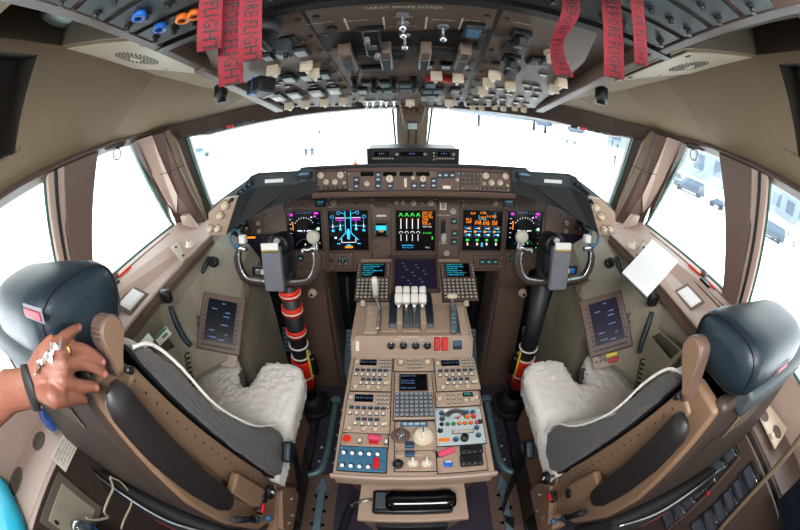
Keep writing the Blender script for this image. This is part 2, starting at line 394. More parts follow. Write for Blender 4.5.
# centre post of the windscreen
b = MB()
b.prism([(-.075, 1.90, 1.12), (.0, 1.86, 1.12), (.075, 1.90, 1.12), (.075, 1.98, 1.12), (-.075, 1.98, 1.12)], (0, -.44, .49), 'lining')
b.prism([(-.022, 1.868, 1.12), (.022, 1.868, 1.12), (.022, 1.90, 1.12), (-.022, 1.90, 1.12)], (0, -.44, .49), 'trimbrown'); 
struct('trim_2', b)
tn = 3
for s in (-1, 1):
    # slanting post between windscreen and sliding side window
    b = MB(); q = lambda px, py, y: (lambda p: V((p.x*(1 if s < 0 else -1), p.y, p.z)))(on(px, py, 'y', y)+V((0, 0, 0)))
    B = [q(152, 136, 1.06), q(164, 132, 1.10), q(207, 223, 1.28), q(203, 229, 1.26), q(177, 213, 1.22), q(178, 197, 1.18)]
    b.prism(B, (s*.03, .05, 0), 'brown', bev=.004)
    b.prism([q(164, 131.5, 1.10), q(169, 129, 1.13), q(177, 143, 1.17), q(201, 200, 1.30), q(208, 222, 1.32)], (s*.03, .05, 0), 'lining', bev=.003)
    b.prism([q(135, 141, 1.0), q(152, 135, 1.06), q(178, 196, 1.17), q(177, 213, 1.21), q(167, 206, 1.2), q(166, 199, 1.16)], (s*.04, .02, 0), 'sill', bev=.003)
    b.prism([q(131, 144, .99), q(137, 141, 1.0), q(167, 199, 1.17), q(173, 224, 1.2), q(168, 215, 1.19)], (s*.03, .01, 0), 'trimbrown')
    b.prism([q(183, 214, 1.2), q(190, 213, 1.2), q(201, 228, 1.22), q(186, 223, 1.2)], (s*.0, -.03, 0), 'sill', bev=.006)
    b.prism([(s*.98, 1.38, 1.1), (s*1.12, 1.22, 1.1), (s*1.13, 1.1, 1.58), (s*1.0, 1.27, 1.58)], (s*.03, .06, 0), 'trimbrown')
    struct('trim_%d' % tn, b); tn += 1
    # thick post between the side windows
    b = MB()
    b.prism([(s*1.09, .585, 1.12), (s*1.09, .50, 1.12), (s*1.085, .615, 1.585), (s*1.085, .79, 1.585)], (s*.05, 0, 0), 'brown', bev=.004)
    b.prism([(s*1.095, .515, 1.12), (s*1.095, .455, 1.12), (s*1.09, .535, 1.585), (s*1.09, .69, 1.585), (s*1.092, .56, 1.40)], (s*.045, 0, 0), 'sill', bev=.003)
    b.prism([(s*1.086, .487, 1.12), (s*1.086, .478, 1.12), (s*1.081, .565, 1.585), (s*1.081, .577, 1.585)], (s*.02, 0, 0), 'black')
    struct('trim_%d' % tn, b); tn += 1
    # sill: sloping shelf, inner lip and the channel along the glass
    b = MB()
    top = [(s*1.11, 1.22, 1.13), (s*.97, 1.30, 1.10), (s*.90, 1.2, 1.07), (s*.905, .45, 1.045), (s*1.0, .40, 1.06), (s*1.02, .24, 1.07), (s*1.11, .24, 1.13)]
    b.prism(top, (0, 0, -.035), 'sill', bev=.004)
    b.prism([(s*.90, 1.2, 1.066), (s*.905, .45, 1.042), (s*.905, .45, .99), (s*.90, 1.2, 1.02)], (s*.03, 0, 0), 'brown', bev=.004)
    b.prism([(s*.905, .45, 1.042), (s*1.0, .40, 1.055), (s*1.0, .4, 1.0), (s*.905, .45, .99)], (s*.0, .03, 0), 'brown', bev=.004)
    for k, (x, m, w) in enumerate(((1.085, 'trimbrown', .006), (1.07, 'black', .003), (1.055, 'alu', .006), (1.035, 'trimbrown', .004))):
        z = 1.132-(1.11-x)*.415
        b.prism([(s*x, 1.1, z), (s*(x-w), 1.1, z), (s*(x-w), .25, z), (s*x, .25, z)], (0, 0, .004), m)
    st = struct('trim_%d' % tn, b); tn += 1
    # lit inset in the sill
    c = MB(); M = frame((s*.965, .66, 1.072), (s*.19, 0, .075), (0, 1, .03)) if s > 0 else frame((s*.965, .66, 1.072), (.19, 0, -.075), (0, 1, .03))
    c.box(.085, .12, .006, 'brown', M, bev=.002); c.box(.06, .095, .006, 'white', M @ T(0, 0, .002), bev=.002); c.box(.045, .08, .004, 'paper', M @ T(0, 0, .005), bev=.001)
    obj('sill_recess', c, st)
    # lower side lining
    b = MB(); prof = [(.95, 1.03), (.985, .9), (1.04, .75), (1.08, .6), (1.09, .0)]
    rows = [[(s*x, y, z) for x, z in prof] for y in (.25, .45, .7, 1.0, 1.3)]
    b.grid(rows, 'sidewall'); struct('wall_%s' % ('left_lower' if s < 0 else 'right_lower'), b)
    # round pull ring at the window head
# ------------------------------------------------------------------ lights and sky
w = bpy.data.worlds.new('world'); scene.world = w; w.use_nodes = True; nt = w.node_tree
bg = nt.nodes['Background']; tcn = nt.nodes.new('ShaderNodeTexCoord'); sp = nt.nodes.new('ShaderNodeSeparateXYZ'); rp = nt.nodes.new('ShaderNodeValToRGB')
nt.links.new(tcn.outputs['Generated'], sp.inputs[0]); nt.links.new(sp.outputs['Z'], rp.inputs[0]); nt.links.new(rp.outputs[0], bg.inputs[0])
rp.color_ramp.elements[0].color = (.95, .97, 1, 1); rp.color_ramp.elements[1].color = (.8, .9, 1, 1); bg.inputs[1].default_value = 3.6
sun = bpy.data.lights.new('sun', 'SUN'); sun.energy = 7; sun.angle = .02; so = bpy.data.objects.new('sun', sun); COL.objects.link(so); so.rotation_euler = (math.radians(28), math.radians(8), 0); place_ = None
def area(name, loc, rot, size, energy, col=(.97, .98, 1), sy=None):
    l = bpy.data.lights.new(name, 'AREA'); l.energy = energy; l.size = size; l.color = col
    if sy: l.shape = 'RECTANGLE'; l.size_y = sy
    o = bpy.data.objects.new(name, l); COL.objects.link(o); o.location = loc; o.rotation_euler = rot; return o
area('aft_fill', (.0, -.30, 1.97), (math.radians(30), 0, 0), .9, 26, sy=.35)  # added fill from the aft ceiling, no fixture there
area('side_fill', (-.7, -.1, 1.93), (math.radians(12), math.radians(-12), 0), .16, .8); area('side_fill', (.7, -.1, 1.93), (math.radians(12), math.radians(12), 0), .16, .8)  # small added fills at the sides, not real fixtures
scene.view_settings.view_transform = 'Standard'; scene.view_settings.look = 'None'; scene.view_settings.exposure = .7; scene.view_settings.gamma = 1; scene.view_settings.use_curve_mapping = False
try:
    scene.cycles.max_bounces = 10; scene.cycles.diffuse_bounces = 6; scene.cycles.transparent_max_bounces = 12; scene.cycles.use_denoising = True; scene.cycles.caustics_reflective = False; scene.cycles.sample_clamp_indirect = 8
except Exception: pass

# ------------------------------------------------------------------ outside
b = MB(); b.bx(-400, 400, -300, 500, -4.6, -4.5, 'tarmac'); struct('ground', b)
GZ = -4.5
def g(px, py): p = on(px, py, 'z', GZ); return p if p.y > 0 else None
# ================================================================== INSTRUMENT PANEL
IP = thing('instrument_panel', 'wide brown main instrument panel with six square display screens under the glareshield', 'instrument panel', (0, 1.42, .76))
PM = PL((0, 1.41, .80), (0, -math.cos(math.radians(12)), math.sin(math.radians(12))))
b = MB(); hw = .97
M0 = PM.at(PM.loc(0, 0))
b.prism([(-hw, .10, -.03), (-.60, -.045, -.03), (.60, -.045, -.03), (hw, .10, -.03), (hw, .27, -.03), (.74, .42, -.03), (-.74, .42, -.03), (-hw, .27, -.03)], (0, 0, .03), 'brown', M0, bev=.004)
obj('panel_board', b, IP)
def seam(root, P, x0, y0, x1, y1, name='panel_plate', m='brown', th=.003): return plate(root, P, x0, y0, x1, y1, m, name, th)
for r in ((288, 199, 330, 209), (372, 204, 391, 258), (438, 200, 459, 258), (462, 200, 508, 208), (330, 199, 372, 208), (372, 198, 437, 207.5), (263, 200, 285, 232), (546, 200, 570, 232), (330, 253, 353, 269), (474, 256, 503, 268), (296, 252, 326, 268), (506, 253, 536, 268)): seam(IP, PM, *r)
def display(root, P, x0, y0, x1, y1, draw=None, name='display_unit', border=.009, scr='scr', lift=.003, label=None, th=.008, bez='trimbrown'):
    M, w, h = P.rect(x0, y0, x1, y1, lift); b = MB()
    for q in ((0, h/2-border/2, w, border), (0, -h/2+border/2, w, border), (-w/2+border/2, 0, border, h), (w/2-border/2, 0, border, h)):
        b.box(q[2], q[3], th, bez, M @ T(q[0], q[1], 0), base=True, bev=.001)
    d = obj(name, b, root, label=label); c = MB(); sw, sh = w-2*border, h-2*border
    c.box(sw, sh, .002, scr, M, base=True)
    if draw: draw(c, M @ T(0, 0, .0028), sw, sh)
    obj('screen', c, d); return d, M, w, h
def L(b, M, w, h, x0, y0, x1, y1, m, t=.012): b.line((x0*w, y0*h), (x1*w, y1*h), t*w, m, M)
def R_(b, M, w, h, x, y, a, c, m): b.box(a*w, c*h, .0003, m, M @ T(x*w, y*h, 0))
def Tx(b, M, w, h, x, y, s, size, m, ax='CENTER'): b.text(s, size*h, m, M @ T(x*w, y*h, 0), ax)
def pfd(b, M, w, h):
    R_(b, M, w, h, -.36, .42, .08, .06, 'e_mag'); R_(b, M, w, h, .36, .44, .12, .05, 'e_mag'); R_(b, M, w, h, .32, .36, .06, .04, 'e_mag')
    for k in range(5): L(b, M, w, h, -.42, .3-.12*k, -.37, .3-.12*k, 'e_white'); L(b, M, w, h, .38, .3-.12*k, .43, .3-.12*k, 'e_dim')
    R_(b, M, w, h, -.33, .12, .02, .2, 'e_orange'); R_(b, M, w, h, -.34, .22, .04, .03, 'e_orange')
    for k in range(9):
        a = PI*(.2+.6*k/8); L(b, M, w, h, .30*math.cos(a), .02+.30*math.sin(a), .33*math.cos(a), .02+.33*math.sin(a), 'e_white', .015)
    for s in (-1, 1): L(b, M, w, h, s*.08, .0, s*.2, .0, 'e_white', .025); L(b, M, w, h, s*.08, .0, s*.08, -.03, 'e_white', .02)
    R_(b, M, w, h, 0, 0, .03, .03, 'e_white'); L(b, M, w, h, .2, .33, .24, .35, 'e_white', .03); R_(b, M, w, h, .40, .04, .07, .07, 'e_white'); R_(b, M, w, h, .35, .03, .04, .04, 'e_green')
    b.ring((0, -.50*h), .30*w, .008*w, 'e_dim', M, PI*.15, PI*.85); R_(b, M, w, h, 0, -.36, .03, .04, 'e_white'); R_(b, M, w, h, .42, -.33, .03, .03, 'e_amber')
    for k in range(6): R_(b, M, w, h, -.2+.08*k, .46, .04, .02, 'e_dim')
def pfd_r(b, M, w, h): pfd(b, M, w, h); R_(b, M, w, h, .12, -.32, .04, .06, 'e_green'); R_(b, M, w, h, .38, -.44, .03, .04, 'e_green')
def nd(b, M, w, h):
    c = 'e_cyan'
    for s in (-1, 1):
        L(b, M, w, h, s*.07, .48, s*.07, -.06, c, .02); L(b, M, w, h, s*.07, .40, s*.2, .46, c, .012); L(b, M, w, h, s*.07, -.06, s*.25, -.24, c, .02)
        b.ring((s*.24*w, .44*h), .04*w, .01*w, c, M, n=10); b.ring((s*.40*w, .34*h), .04*w, .01*w, c, M, n=10)
        for k in (.30, .26, .32): L(b, M, w, h, s*.09, k, s*.32, k, 'e_white' if k > .3 else 'e_mag', .012)
        L(b, M, w, h, s*.1, .13, s*.45, .10, c, .012)
        for x in (.2, .39): L(b, M, w, h, s*x, .16, s*x, .06, 'e_white', .02); R_(b, M, w, h, s*x, .03 if x < .3 else 0, .07, .05, c); L(b, M, w, h, s*x, .27, s*x, .18, c, .008)
        L(b, M, w, h, s*.18, -.2, s*.18, -.30, 'e_white', .016); R_(b, M, w, h, s*.26, -.33, .08, .025, c)
    L(b, M, w, h, -.08, .31, .08, .31, 'e_teal', .025); L(b, M, w, h, -.17, -.30, .17, -.30, 'e_white', .014)
    b.prism([(-.03*w, -.22*h, 0), (.03*w, -.22*h, 0), (.05*w, -.02*h, 0), (0, .06*h, 0), (-.05*w, -.02*h, 0)], (0, 0, .0002), 'e_cyan', M); R_(b, M, w, h, 0, -.37, .1, .03, c); R_(b, M, w, h, 0, -.42, .2, .045, 'e_orange'); R_(b, M, w, h, -.33, -.18, .06, .05, 'e_white')
def eicas(b, M, w, h):
    for k in range(4):
        x = -.37+.145*k
        b.ring((x*w, .35*h), .045*w, .02*w, 'e_green', M, 0, PI, n=8); R_(b, M, w, h, x, .42, .06, .02, 'e_green')
        L(b, M, w, h, x, .30, x, .05, 'e_white', .02); R_(b, M, w, h, x, .28, .03, .03, 'e_amber')
        b.ring((x*w, -.06*h), .045*w, .012*w, 'e_white', M, 0, PI, n=8); L(b, M, w, h, x, -.09, x, -.25, 'e_white', .014)
    for i, s in enumerate(('FIRE TST', 'DOORS', 'HYD PRS', 'STAB', 'ELEC', 'FUEL X')): Tx(b, M, w, h, .17, .44-.055*i, s, .065, 'e_orange', 'LEFT'); 
    Tx(b, M, w, h, .17, .1, 'GND SPLR', .05, 'e_white', 'LEFT'); Tx(b, M, w, h, .30, -.06, 'DOWN', .06, 'e_green'); R_(b, M, w, h, .43, -.18, .03, .07, 'e_green')
    Tx(b, M, w, h, -.2, -.42, 'TAT 18c 24.6', .05, 'e_cyan'); Tx(b, M, w, h, .3, -.42, '104.2', .05, 'e_white'); R_(b, M, w, h, -.2, -.36, .3, .012, 'e_cyan')
def synop(b, M, w, h):
    for x, y, s in ((-.26, .42, '124'), (0, .43, 'CTR'), (.22, .35, '0.0 KG'), (0, .32, '18.4'), (-.36, .27, '43.2'), (-.36, .2, 'OFF'), (-.12, .22, '22.8'), (.08, .22, '22.6'), (.30, .22, '42.9'), (-.12, .17, 'X FD'), (.09, .16, 'X FD'), (.30, .16, 'OFF')): Tx(b, M, w, h, x, y, s, .085, 'e_orange')
    for k in range(4):
        x = -.37+.245*k
        for y in (.05, -.11):
            L(b, M, w, h, x-.06, y, x+.06, y, 'e_cyan', .025); R_(b, M, w, h, x+.04, y, .04, .05, 'e_orange' if y > 0 else 'e_white')
        for (p, q, r, t) in ((-.09, .1, .09, .1), (.09, .1, .09, -.16), (.09, -.16, -.09, -.16), (-.09, -.16, -.09, .1)): L(b, M, w, h, x+p, q, x+r, t, 'e_dim', .006)
        R_(b, M, w, h, x-.06, -.03, .05, .05, 'e_orange'); L(b, M, w, h, x-.08, -.03, x+.1, -.03, 'e_cyan', .016); R_(b, M, w, h, x, -.24, .07, .05, 'e_green'); R_(b, M, w, h, x, -.34, .03, .07, 'e_white'); R_(b, M, w, h, x+.02, -.35, .02, .04, 'e_orange')
    R_(b, M, w, h, 0, -.36, .04, .1, 'e_cyan'); L(b, M, w, h, -.1, .28, .1, .28, 'e_cyan', .01); L(b, M, w, h, -.1, .28, -.1, .38, 'e_cyan', .01); L(b, M, w, h, .3, .28, .3, .45, 'e_cyan', .008)
def standby(b, M, w, h):
    R_(b, M, w, h, 0, .15, .8, .35, 'e_cyan'); R_(b, M, w, h, 0, -.2, .5, .2, 'scr'); R_(b, M, w, h, 0, -.12, .4, .1, 'e_amber')
    for k in range(5): R_(b, M, w, h, -.45, .35-.16*k, .06, .06, 'e_teal'); R_(b, M, w, h, .45, .35-.16*k, .06, .06, 'e_teal')
def sidemap(b, M, w, h): R_(b, M, w, h, -.3, .42, .2, .07, 'e_orange'); R_(b, M, w, h, .1, -.2, .3, .2, 'scrpurple')
display(IP, PM, 286, 209.5, 323.5, 251.5, pfd, label='primary flight display with dark attitude arc')
display(IP, PM, 327, 208.5, 370, 252, nd, label='display showing blue aircraft outline')
display(IP, PM, 394, 208.5, 437, 252.5, eicas, label='display showing four engine gauges and orange alert list')
display(IP, PM, 461, 208.5, 503.5, 252, synop, label='display full of orange fuel figures')
display(IP, PM, 505, 209.5, 543, 251.5, pfd_r, label='primary flight display with green marks')
display(IP, PM, 372.5, 220.5, 390, 239, standby, border=.012, label='small standby display with bright blue sky')
display(IP, PM, 244, 234, 286, 262, sidemap, border=.004, scr='scrpurple', bez='black', name='side_display'); display(IP, PM, 546, 234, 588, 262, sidemap, border=.004, scr='scrpurple', bez='black', name='side_display')
def smallscr(b, M, w, h): Tx(b, M, w, h, 0, .15, '21:08', .35, 'e_cyan'); Tx(b, M, w, h, 0, -.25, '6.4', .3, 'e_dim')
display(IP, PM, 315, 199, 326, 207, smallscr, border=.003, bez='black', name='clock_display'); display(IP, PM, 503, 199, 514, 207, smallscr, border=.003, bez='black', name='clock_display')
for x, y, r in ((334, 203, .013), (495, 203, .013), (396.5, 202.5, .009), (403, 202.5, .009), (413.6, 203, .012), (431, 203, .012), (453, 211.5, .013), (446.5, 253, .013), (259, 223, .012), (566, 223, .012), (260, 231, .009), (565, 231, .009)):
    unit(IP, IP, 'knob', 'knobm%.3f' % r, knob(r, .018), PM.M(x, y, .003), r)
for x, y in ((454, 221), (454.5, 233), (454, 241.5), (482, 261.5), (488.5, 261.5), (495, 261.5), (301, 258), (512, 258)):
    unit(IP, IP, 'push_button', 'btnm', button(.022, .02, .006, 'btn' if x > 470 else 'slate', 'e_teal'), PM.M(x, y, .003), .02)
unit(IP, IP, 'toggle_switch', 'tog', toggle(), PM.M(422.6, 203.5, .003), .01)
for x, y in ((265, 215), (303, 204), (357, 203.5), (471, 203.5), (520, 204), (560, 215), (441, 209), (443, 259), (373, 256), (389, 256), (336, 266), (357, 267), (473, 267), (376, 247), (310, 263)):
    unit(IP, IP, 'screw', 'screwm', rbutton(.004, .002, 'black'), PM.M(x, y, .003), .1)
# landing gear lever in its slot
b = MB(); M = PM.M(443, 231, .003); b.box(.022, .11, .002, 'black', M, base=True); b.box(.012, .05, .03, 'black', M @ T(0, .02, 0), base=True, bev=.004); b.lathe([(.001, -.028), (.012, -.024), (.014, 0), (.012, .024), (.001, .028)], 'knobgrey', M @ T(0, -.03, .035) @ Matrix.Rotation(PI/2, 4, 'X'), n=12)
obj('gear_lever', b, IP)
b = MB(); b.text('LANDING GEAR', .009, 'lettercream', PM.M(443, 215, .0065)); b.text('OFF  UP  DN', .008, 'lettercream', PM.M(443, 243, .0065)); b.box(.03, .035, .002, 'lettercream', PM.M(443, 206, .006)); b.box(.02, .03, .003, 'ped', PM.M(443, 205.5, .0065)); b.text('STANDBY', .008, 'lettercream', PM.M(381.5, 215, .0065))
b.box(.045, .009, .001, 'lettercream', PM.M(381.5, 215.6, .0063)); obj('lettering', b, IP)
# round clocks / gauges
def gauge(P, x, y, r, root, name='round_gauge', lift=.003):
    b = MB(); M = P.M(x, y, lift); b.lathe([(r*1.15, 0), (r*1.15, .008), (r, .010), (r*.97, .003), (1e-5, .003)], 'black', M, n=20)
    for k in range(12): a = k*PI/6; b.line((r*.75*math.cos(a), r*.75*math.sin(a)), (r*.92*math.cos(a), r*.92*math.sin(a)), .0015, 'e_white' if k % 3 else 'e_green', M @ T(0, 0, .0035))
    b.line((0, 0), (r*.1, r*.7), .002, 'e_teal', M @ T(0, 0, .004)); b.line((0, 0), (-r*.5, -r*.2), .002, 'red', M @ T(0, 0, .004)); obj(name, b, root)
gauge(PM, 343, 261, .022, IP)
b = MB(); b.box(.028, .011, .004, 'black', PM.M(331, 260.5, .003), bev=.003); obj('vent_slot', b, IP)
# panels below between footwells
for s in (-1, 1):
    b = MB(); b.prism([(s*.43, 1.40, .77), (s*.60, 1.40, .77), (s*.60, 1.30, .0), (s*.40, 1.30, .0)], (0, .06, 0), 'brown', bev=.004)
    b.prism([(s*.43, 1.40, .77), (s*.43, 1.62, .77), (s*.42, 1.62, 0), (s*.42, 1.30, 0)], (s*.015, 0, 0), 'trimbrown'); obj('lower_panel', b, IP)
for s, px in ((-1, 313), (1, 522)):
    M = PL((0, 1.385, .6), (0, -1, .13)).M(px, 292); b = MB(); b.lathe([(.026, 0), (.026, .006), (.02, .008), (.019, .03), (.015, .034), (1e-5, .034)], 'cream', M, n=16); b.cyl(.008, .002, 'black', M @ T(0, 0, .0345), n=10); b.ring((0, 0), .045, .004, 'black', M @ T(0, 0, .001)); obj('adjust_knob', b, IP)
# small side gauges / headset jack cluster outboard of the wheel
for s, px in ((-1, 246), (1, 581)):
    b = MB(); M = PM.M(px, 225, .0)
    for k in range(5): b.cyl(.008, .03+.006*(k % 3), 'black' if k % 2 else 'alu', M @ T(-.02+.02*(k % 3), -.015+.03*(k//3), 0), n=10)
    b.tube([M @ V((-.03, -.02, .02)), M @ V((.0, .03, .05)), M @ V((.04, .0, .04)), M @ V((.03, -.04, .02))], .004, 'black'); obj('jack_cluster', b, IP)

# rudder pedals
for k, (x, yy) in enumerate(((-.34, 1.5), (-.76, 1.5), (.34, 1.5), (.76, 1.5))):
    t = thing('rudder_pedal', {0: 'dark metal rudder pedal in the left footwell beside the pedestal', 1: 'dark metal rudder pedal in the left footwell outboard of the control column', 2: 'dark metal rudder pedal in the right footwell beside the pedestal', 3: 'dark metal rudder pedal in the right footwell outboard of the control column'}[k], 'pedal', (x, yy, 0), 'rudder pedals in the footwells')
    b = MB(); b.box(.11, .16, .014, 'tealmetal', T(x, yy, .20) @ Matrix.Rotation(1.1, 4, 'X'), bev=.004)
    for j in range(5): b.box(.10, .006, .004, 'dark', T(x, yy, .20) @ Matrix.Rotation(1.1, 4, 'X') @ T(0, -.06+.03*j, .008))
    obj('footplate', b, t); b = MB(); b.rod((x-.03, yy+.04, .2), (x-.03, yy+.10, .6), .01, 'dark'); b.rod((x+.03, yy+.04, .2), (x+.03, yy+.10, .6), .01, 'dark'); obj('pedal_arm', b, t)
for k, x in enumerate((-.37, .37)):
    b = MB(); b.prism([(x-.11, 1.0+.35, 0), (x+.11, 1.35, 0), (x+.11, 1.62, .12), (x-.11, 1.62, .12)], (0, 0, .012), 'tealmetal'); 
    for j in range(4): b.cyl(.005, .004, 'steel', T(x-.08+.05*j, 1.37, .02))
    o = obj('footrest', b, None, label=('teal-grey sloping footrest plate in the footwell left of the pedestal', 'teal-grey sloping footrest plate in the footwell right of the pedestal')[k], cat='footrest', group='footrests')

# ================================================================== GLARESHIELD
GS = thing('glareshield', 'dark padded glareshield with brown control strip over the instrument panel', 'glareshield', (0, 1.2, 1.22))
PG = PL((0, 1.2, 1.27), (0, -1, .12))
b = MB()
b.prism([(-.385, 1.215, 1.222), (.385, 1.215, 1.222), (.385, 1.205, 1.315), (-.385, 1.205, 1.315)], (0, .25, -.05), 'brown', bev=.003)
b.prism([(-.40, 1.21, 1.195), (.40, 1.21, 1.195), (.40, 1.205, 1.22), (-.40, 1.205, 1.22)], (0, .25, -.03), 'brown', bev=.005)
obj('control_strip', b, GS)
b = MB()
b.prism([(-.43, 1.19, 1.316), (.43, 1.19, 1.316), (.43, 1.80, 1.18), (-.43, 1.80, 1.18)], (0, 0, .014), 'glare', bev=.005)
for s in (-1, 1):
    sm = lambda p: V((p.x if s < 0 else -p.x, p.y, p.z))
    def q(px, py, y): return sm(on(px, py, 'y', y)+V((.0, 0, 0)))
    top = [q(316, 168, 1.195), q(302, 170, 1.18), q(296, 173, 1.17), q(257, 175, 1.10), q(249, 178.5, 1.07), q(238, 196, 1.03)]
    bot = [q(316, 192, 1.2), q(300, 197, 1.19), q(265, 209.5, 1.13), q(250, 218, 1.09), q(236, 227, 1.06), q(226, 235, 1.03)]
    band = [q(316, 181, 1.195), q(302, 182.5, 1.18), q(296, 184, 1.17), q(257, 187, 1.10), q(249, 190, 1.07), q(236, 199, 1.032)]
    b.grid([top, band], 'slate', smooth=False); b.grid([band, bot], 'glare', smooth=False)
    up = V((0, .012, .006)); bk = V((0, .40, -.10)); t2 = [p+up for p in top]
    b.grid([top, t2, [p+bk for p in t2]], 'slate', smooth=False)
    b.grid([bot, [p+V((0, .35, .02)) for p in bot]], 'glare', smooth=False)
    # outer end: flank down to the sill with the knob strip
    e = [q(238, 196, 1.03), q(226, 235, 1.03), q(208, 235, 1.03), q(208.5, 213, 1.03), q(224, 199, 1.03)]
    b.prism(e, (0, .02, 0), 'ped', bev=.002)
    b.prism([q(249, 178.5, 1.07), q(238, 196, 1.035), q(224, 199, 1.035), q(208.5, 213, 1.035), q(213, 205, 1.1)], (0, .3, -.06), 'slate')
    # vent oval
    v0 = q(245, 188, 1.055); Mv = frame(v0, (q(252, 182, 1.07)-q(238, 194, 1.04)), (0, -.3, 1)); b.box(.075, .02, .006, 'black', Mv, bev=.0029)
    for k in (-1, 0, 1): b.ball(.007, 'btn', Mv @ T(k*.02, 0, .003), n=8)
    b.box(.07, .014, .002, 'paper', frame(q(274, 180.5, 1.128), top[2]-top[3] if s < 0 else top[3]-top[2], (0, -.2, 1)) @ T(0, 0, .002))
obj('shroud', b, GS)
for s in (-1, 1):
    b = MB(); p = on(305, 176, 'y', 1.165); p = V((s*abs(p.x), p.y, p.z)); b.box(.05, .05, .02, 'dark', T(p) , bev=.003); b.box(.034, .034, .024, 'btnblue', T(p+V((0, -.006, 0))), bev=.002); obj('caution_light', b, GS)
    PE = PL((0, 1.03, 1.2), (0, -1, 0))
    for x, y, r in (((226, 205, .013), (221, 215, .012), (211.5, 228, .011), (218.5, 228, .011), (232, 199.5, .006)) if s < 0 else ((594.5, 207, .013), (600, 216, .012), (603, 228.5, .011), (609, 228.5, .011), (590.5, 201, .006))):
        unit(GS, GS, 'knob', 'knobw%.3f' % r, knob(r, .02, 'cream' if r > .007 else 'black', pointer='knobgrey'), PE.M(x, y, .001), r)
def gp(X, Y, base=300): return base+X/6.667, 160+Y/6.667
for a in ((317.5, 171.5, 347, 189), (348, 171, 460, 190), (461, 172.5, 479, 190), (479.5, 173, 510, 191)): plate(GS, PG, *a, 'brown', 'panel_plate', .003)
for X, Y, r, bs in ((140, 102, .011, 300), (272, 100, .011, 300), (177, 145, .009, 300), (235, 145, .009, 300), (297, 150, .005, 300), (447, 157, .009, 300), (597, 125, .012, 300), (753, 118, .006, 300), (87, 125, .010, 410), (20, 118, .006, 410), (313, 130, .006, 410), (503, 105, .011, 410), (633, 108, .011, 410), (540, 150, .010, 410), (597, 150, .010, 410), (490, 155, .005, 410), (645, 167, .005, 410)):
    x, y = gp(X, Y, bs); unit(GS, GS, 'knob', 'knobg%.3f' % r, knob(r, .016, 'cream'), PG.M(x, y, .003), r)
for X, Y, bs in ((377, 130, 300), (377, 173, 300), (522, 97, 300), (522, 128, 300), (522, 170, 300), (600, 170, 300), (762, 170, 300), (28, 168, 410), (85, 168, 410), (157, 137, 410), (157, 168, 410), (198, 100, 410), (238, 100, 410), (280, 100, 410)):
    x, y = gp(X, Y, bs); unit(GS, GS, 'push_button', 'btng', button(.017, .016, .005, 'btn', 'lettercream'), PG.M(x, y, .003), .02)
for x in (367.3, 389.8, 406.3, 422.7):
    b = MB(); M = PG.M(x, 173.8, .003); b.box(.05, .016, .003, 'gloss', M, base=True, bev=.001)
    obj('readout_window', b, GS)
for r in range(3):
    for c in range(4): unit(GS, GS, 'push_button', 'btns', rbutton(.0045, .004, 'slate'), PG.M(463.5+c*4.3, 175.5+r*4.2, .003), .01)
b = MB(); b.box(.03, .012, .01, 'lettercream', PG.M(446.5, 187, .004), bev=.002); obj('cream_bar', b, GS)
b = MB(); b.box(.011, .036, .012, 'cream', PG.M(405.5, 182.5, .005), bev=.004); obj('pitch_wheel', b, GS)
for k in range(6):
    for x, y in ((319.5+4.6*k, 187.2), (482+4.8*k, 188)): unit(GS, GS, 'range_button', 'rgb', lambda b: b.box(.008, .009, .006, 'dark'), PG.M(x, y, .004), .008)

# radio box on top of the glareshield
RD = thing('radio_unit', 'black rack radio box with small displays standing on top of the glareshield', 'radio', (0, 1.33, 1.30))
b = MB(); b.bx(-.185, .178, 1.325, 1.47, 1.303, 1.364, 'dark', bev=.004); b.bx(-.189, .182, 1.318, 1.328, 1.303, 1.367, 'black', bev=.003); obj('housing', b, RD)
PR = PL((0, 1.317, 1.33), (0, -1, 0)); 
for x0, x1 in ((374, 389), (400, 424), (438, 450)): 
    b = MB(); M, w, h = PR.rect(x0, 151.5, x1, 156, .0005); b.box(w, h, .002, 'gloss', M); b.text('8 8 8', h*.6, 'e_dim', M @ T(0, 0, .0015)); obj('readout_window', b, RD)
for k in range(9): unit(RD, RD, 'push_button', 'rbt', rbutton(.0035, .003, 'knobgrey'), PR.M(373.5+2.4*k, 158.5), .01)
for k in range(7): unit(RD, RD, 'push_button', 'rbt', rbutton(.0035, .003, 'knobgrey'), PR.M(437+2.7*k, 158.5), .01)
for k in range(3): unit(RD, RD, 'push_button', 'rbt', rbutton(.0035, .003, 'knobgrey'), PR.M(434, 153+3.2*k), .01)
for x in (397, 425, 453.5): unit(RD, RD, 'knob', 'rkn', knob(.006, .01, 'alu'), PR.M(x, 154.5), .02)

# magnetic compass / light box on the centre post
CM = thing('standby_compass', 'small brown compass housing with square window hanging on the windscreen centre post', 'compass', (0, 1.42, 1.45))
b = MB(); c = on(413, 118, 'y', 1.36); b.prism([c+V((-.055, 0, .06)), c+V((.055, 0, .06)), c+V((.035, 0, -.03)), c+V((-.035, 0, -.03))], (0, .17, .0), 'brown', bev=.006); obj('housing', b, CM)
b = MB(); c2 = on(412.5, 126, 'y', 1.35); b.box(.05, .02, .035, 'trimbrown', T(c2), bev=.003); b.box(.036, .004, .024, 'lens', T(c2+V((0, -.011, 0)))); obj('dial_window', b, CM)
b = MB(); c3 = on(411, 108.5, 'y', 1.35)
for k in range(4): b.cyl(.005, .01, 'gold', T(c3+V((-.035+.023*k, 0, -.006))) @ Matrix.Rotation(PI/2, 4, 'X'), n=8)
obj('contact_pin', b, CM)

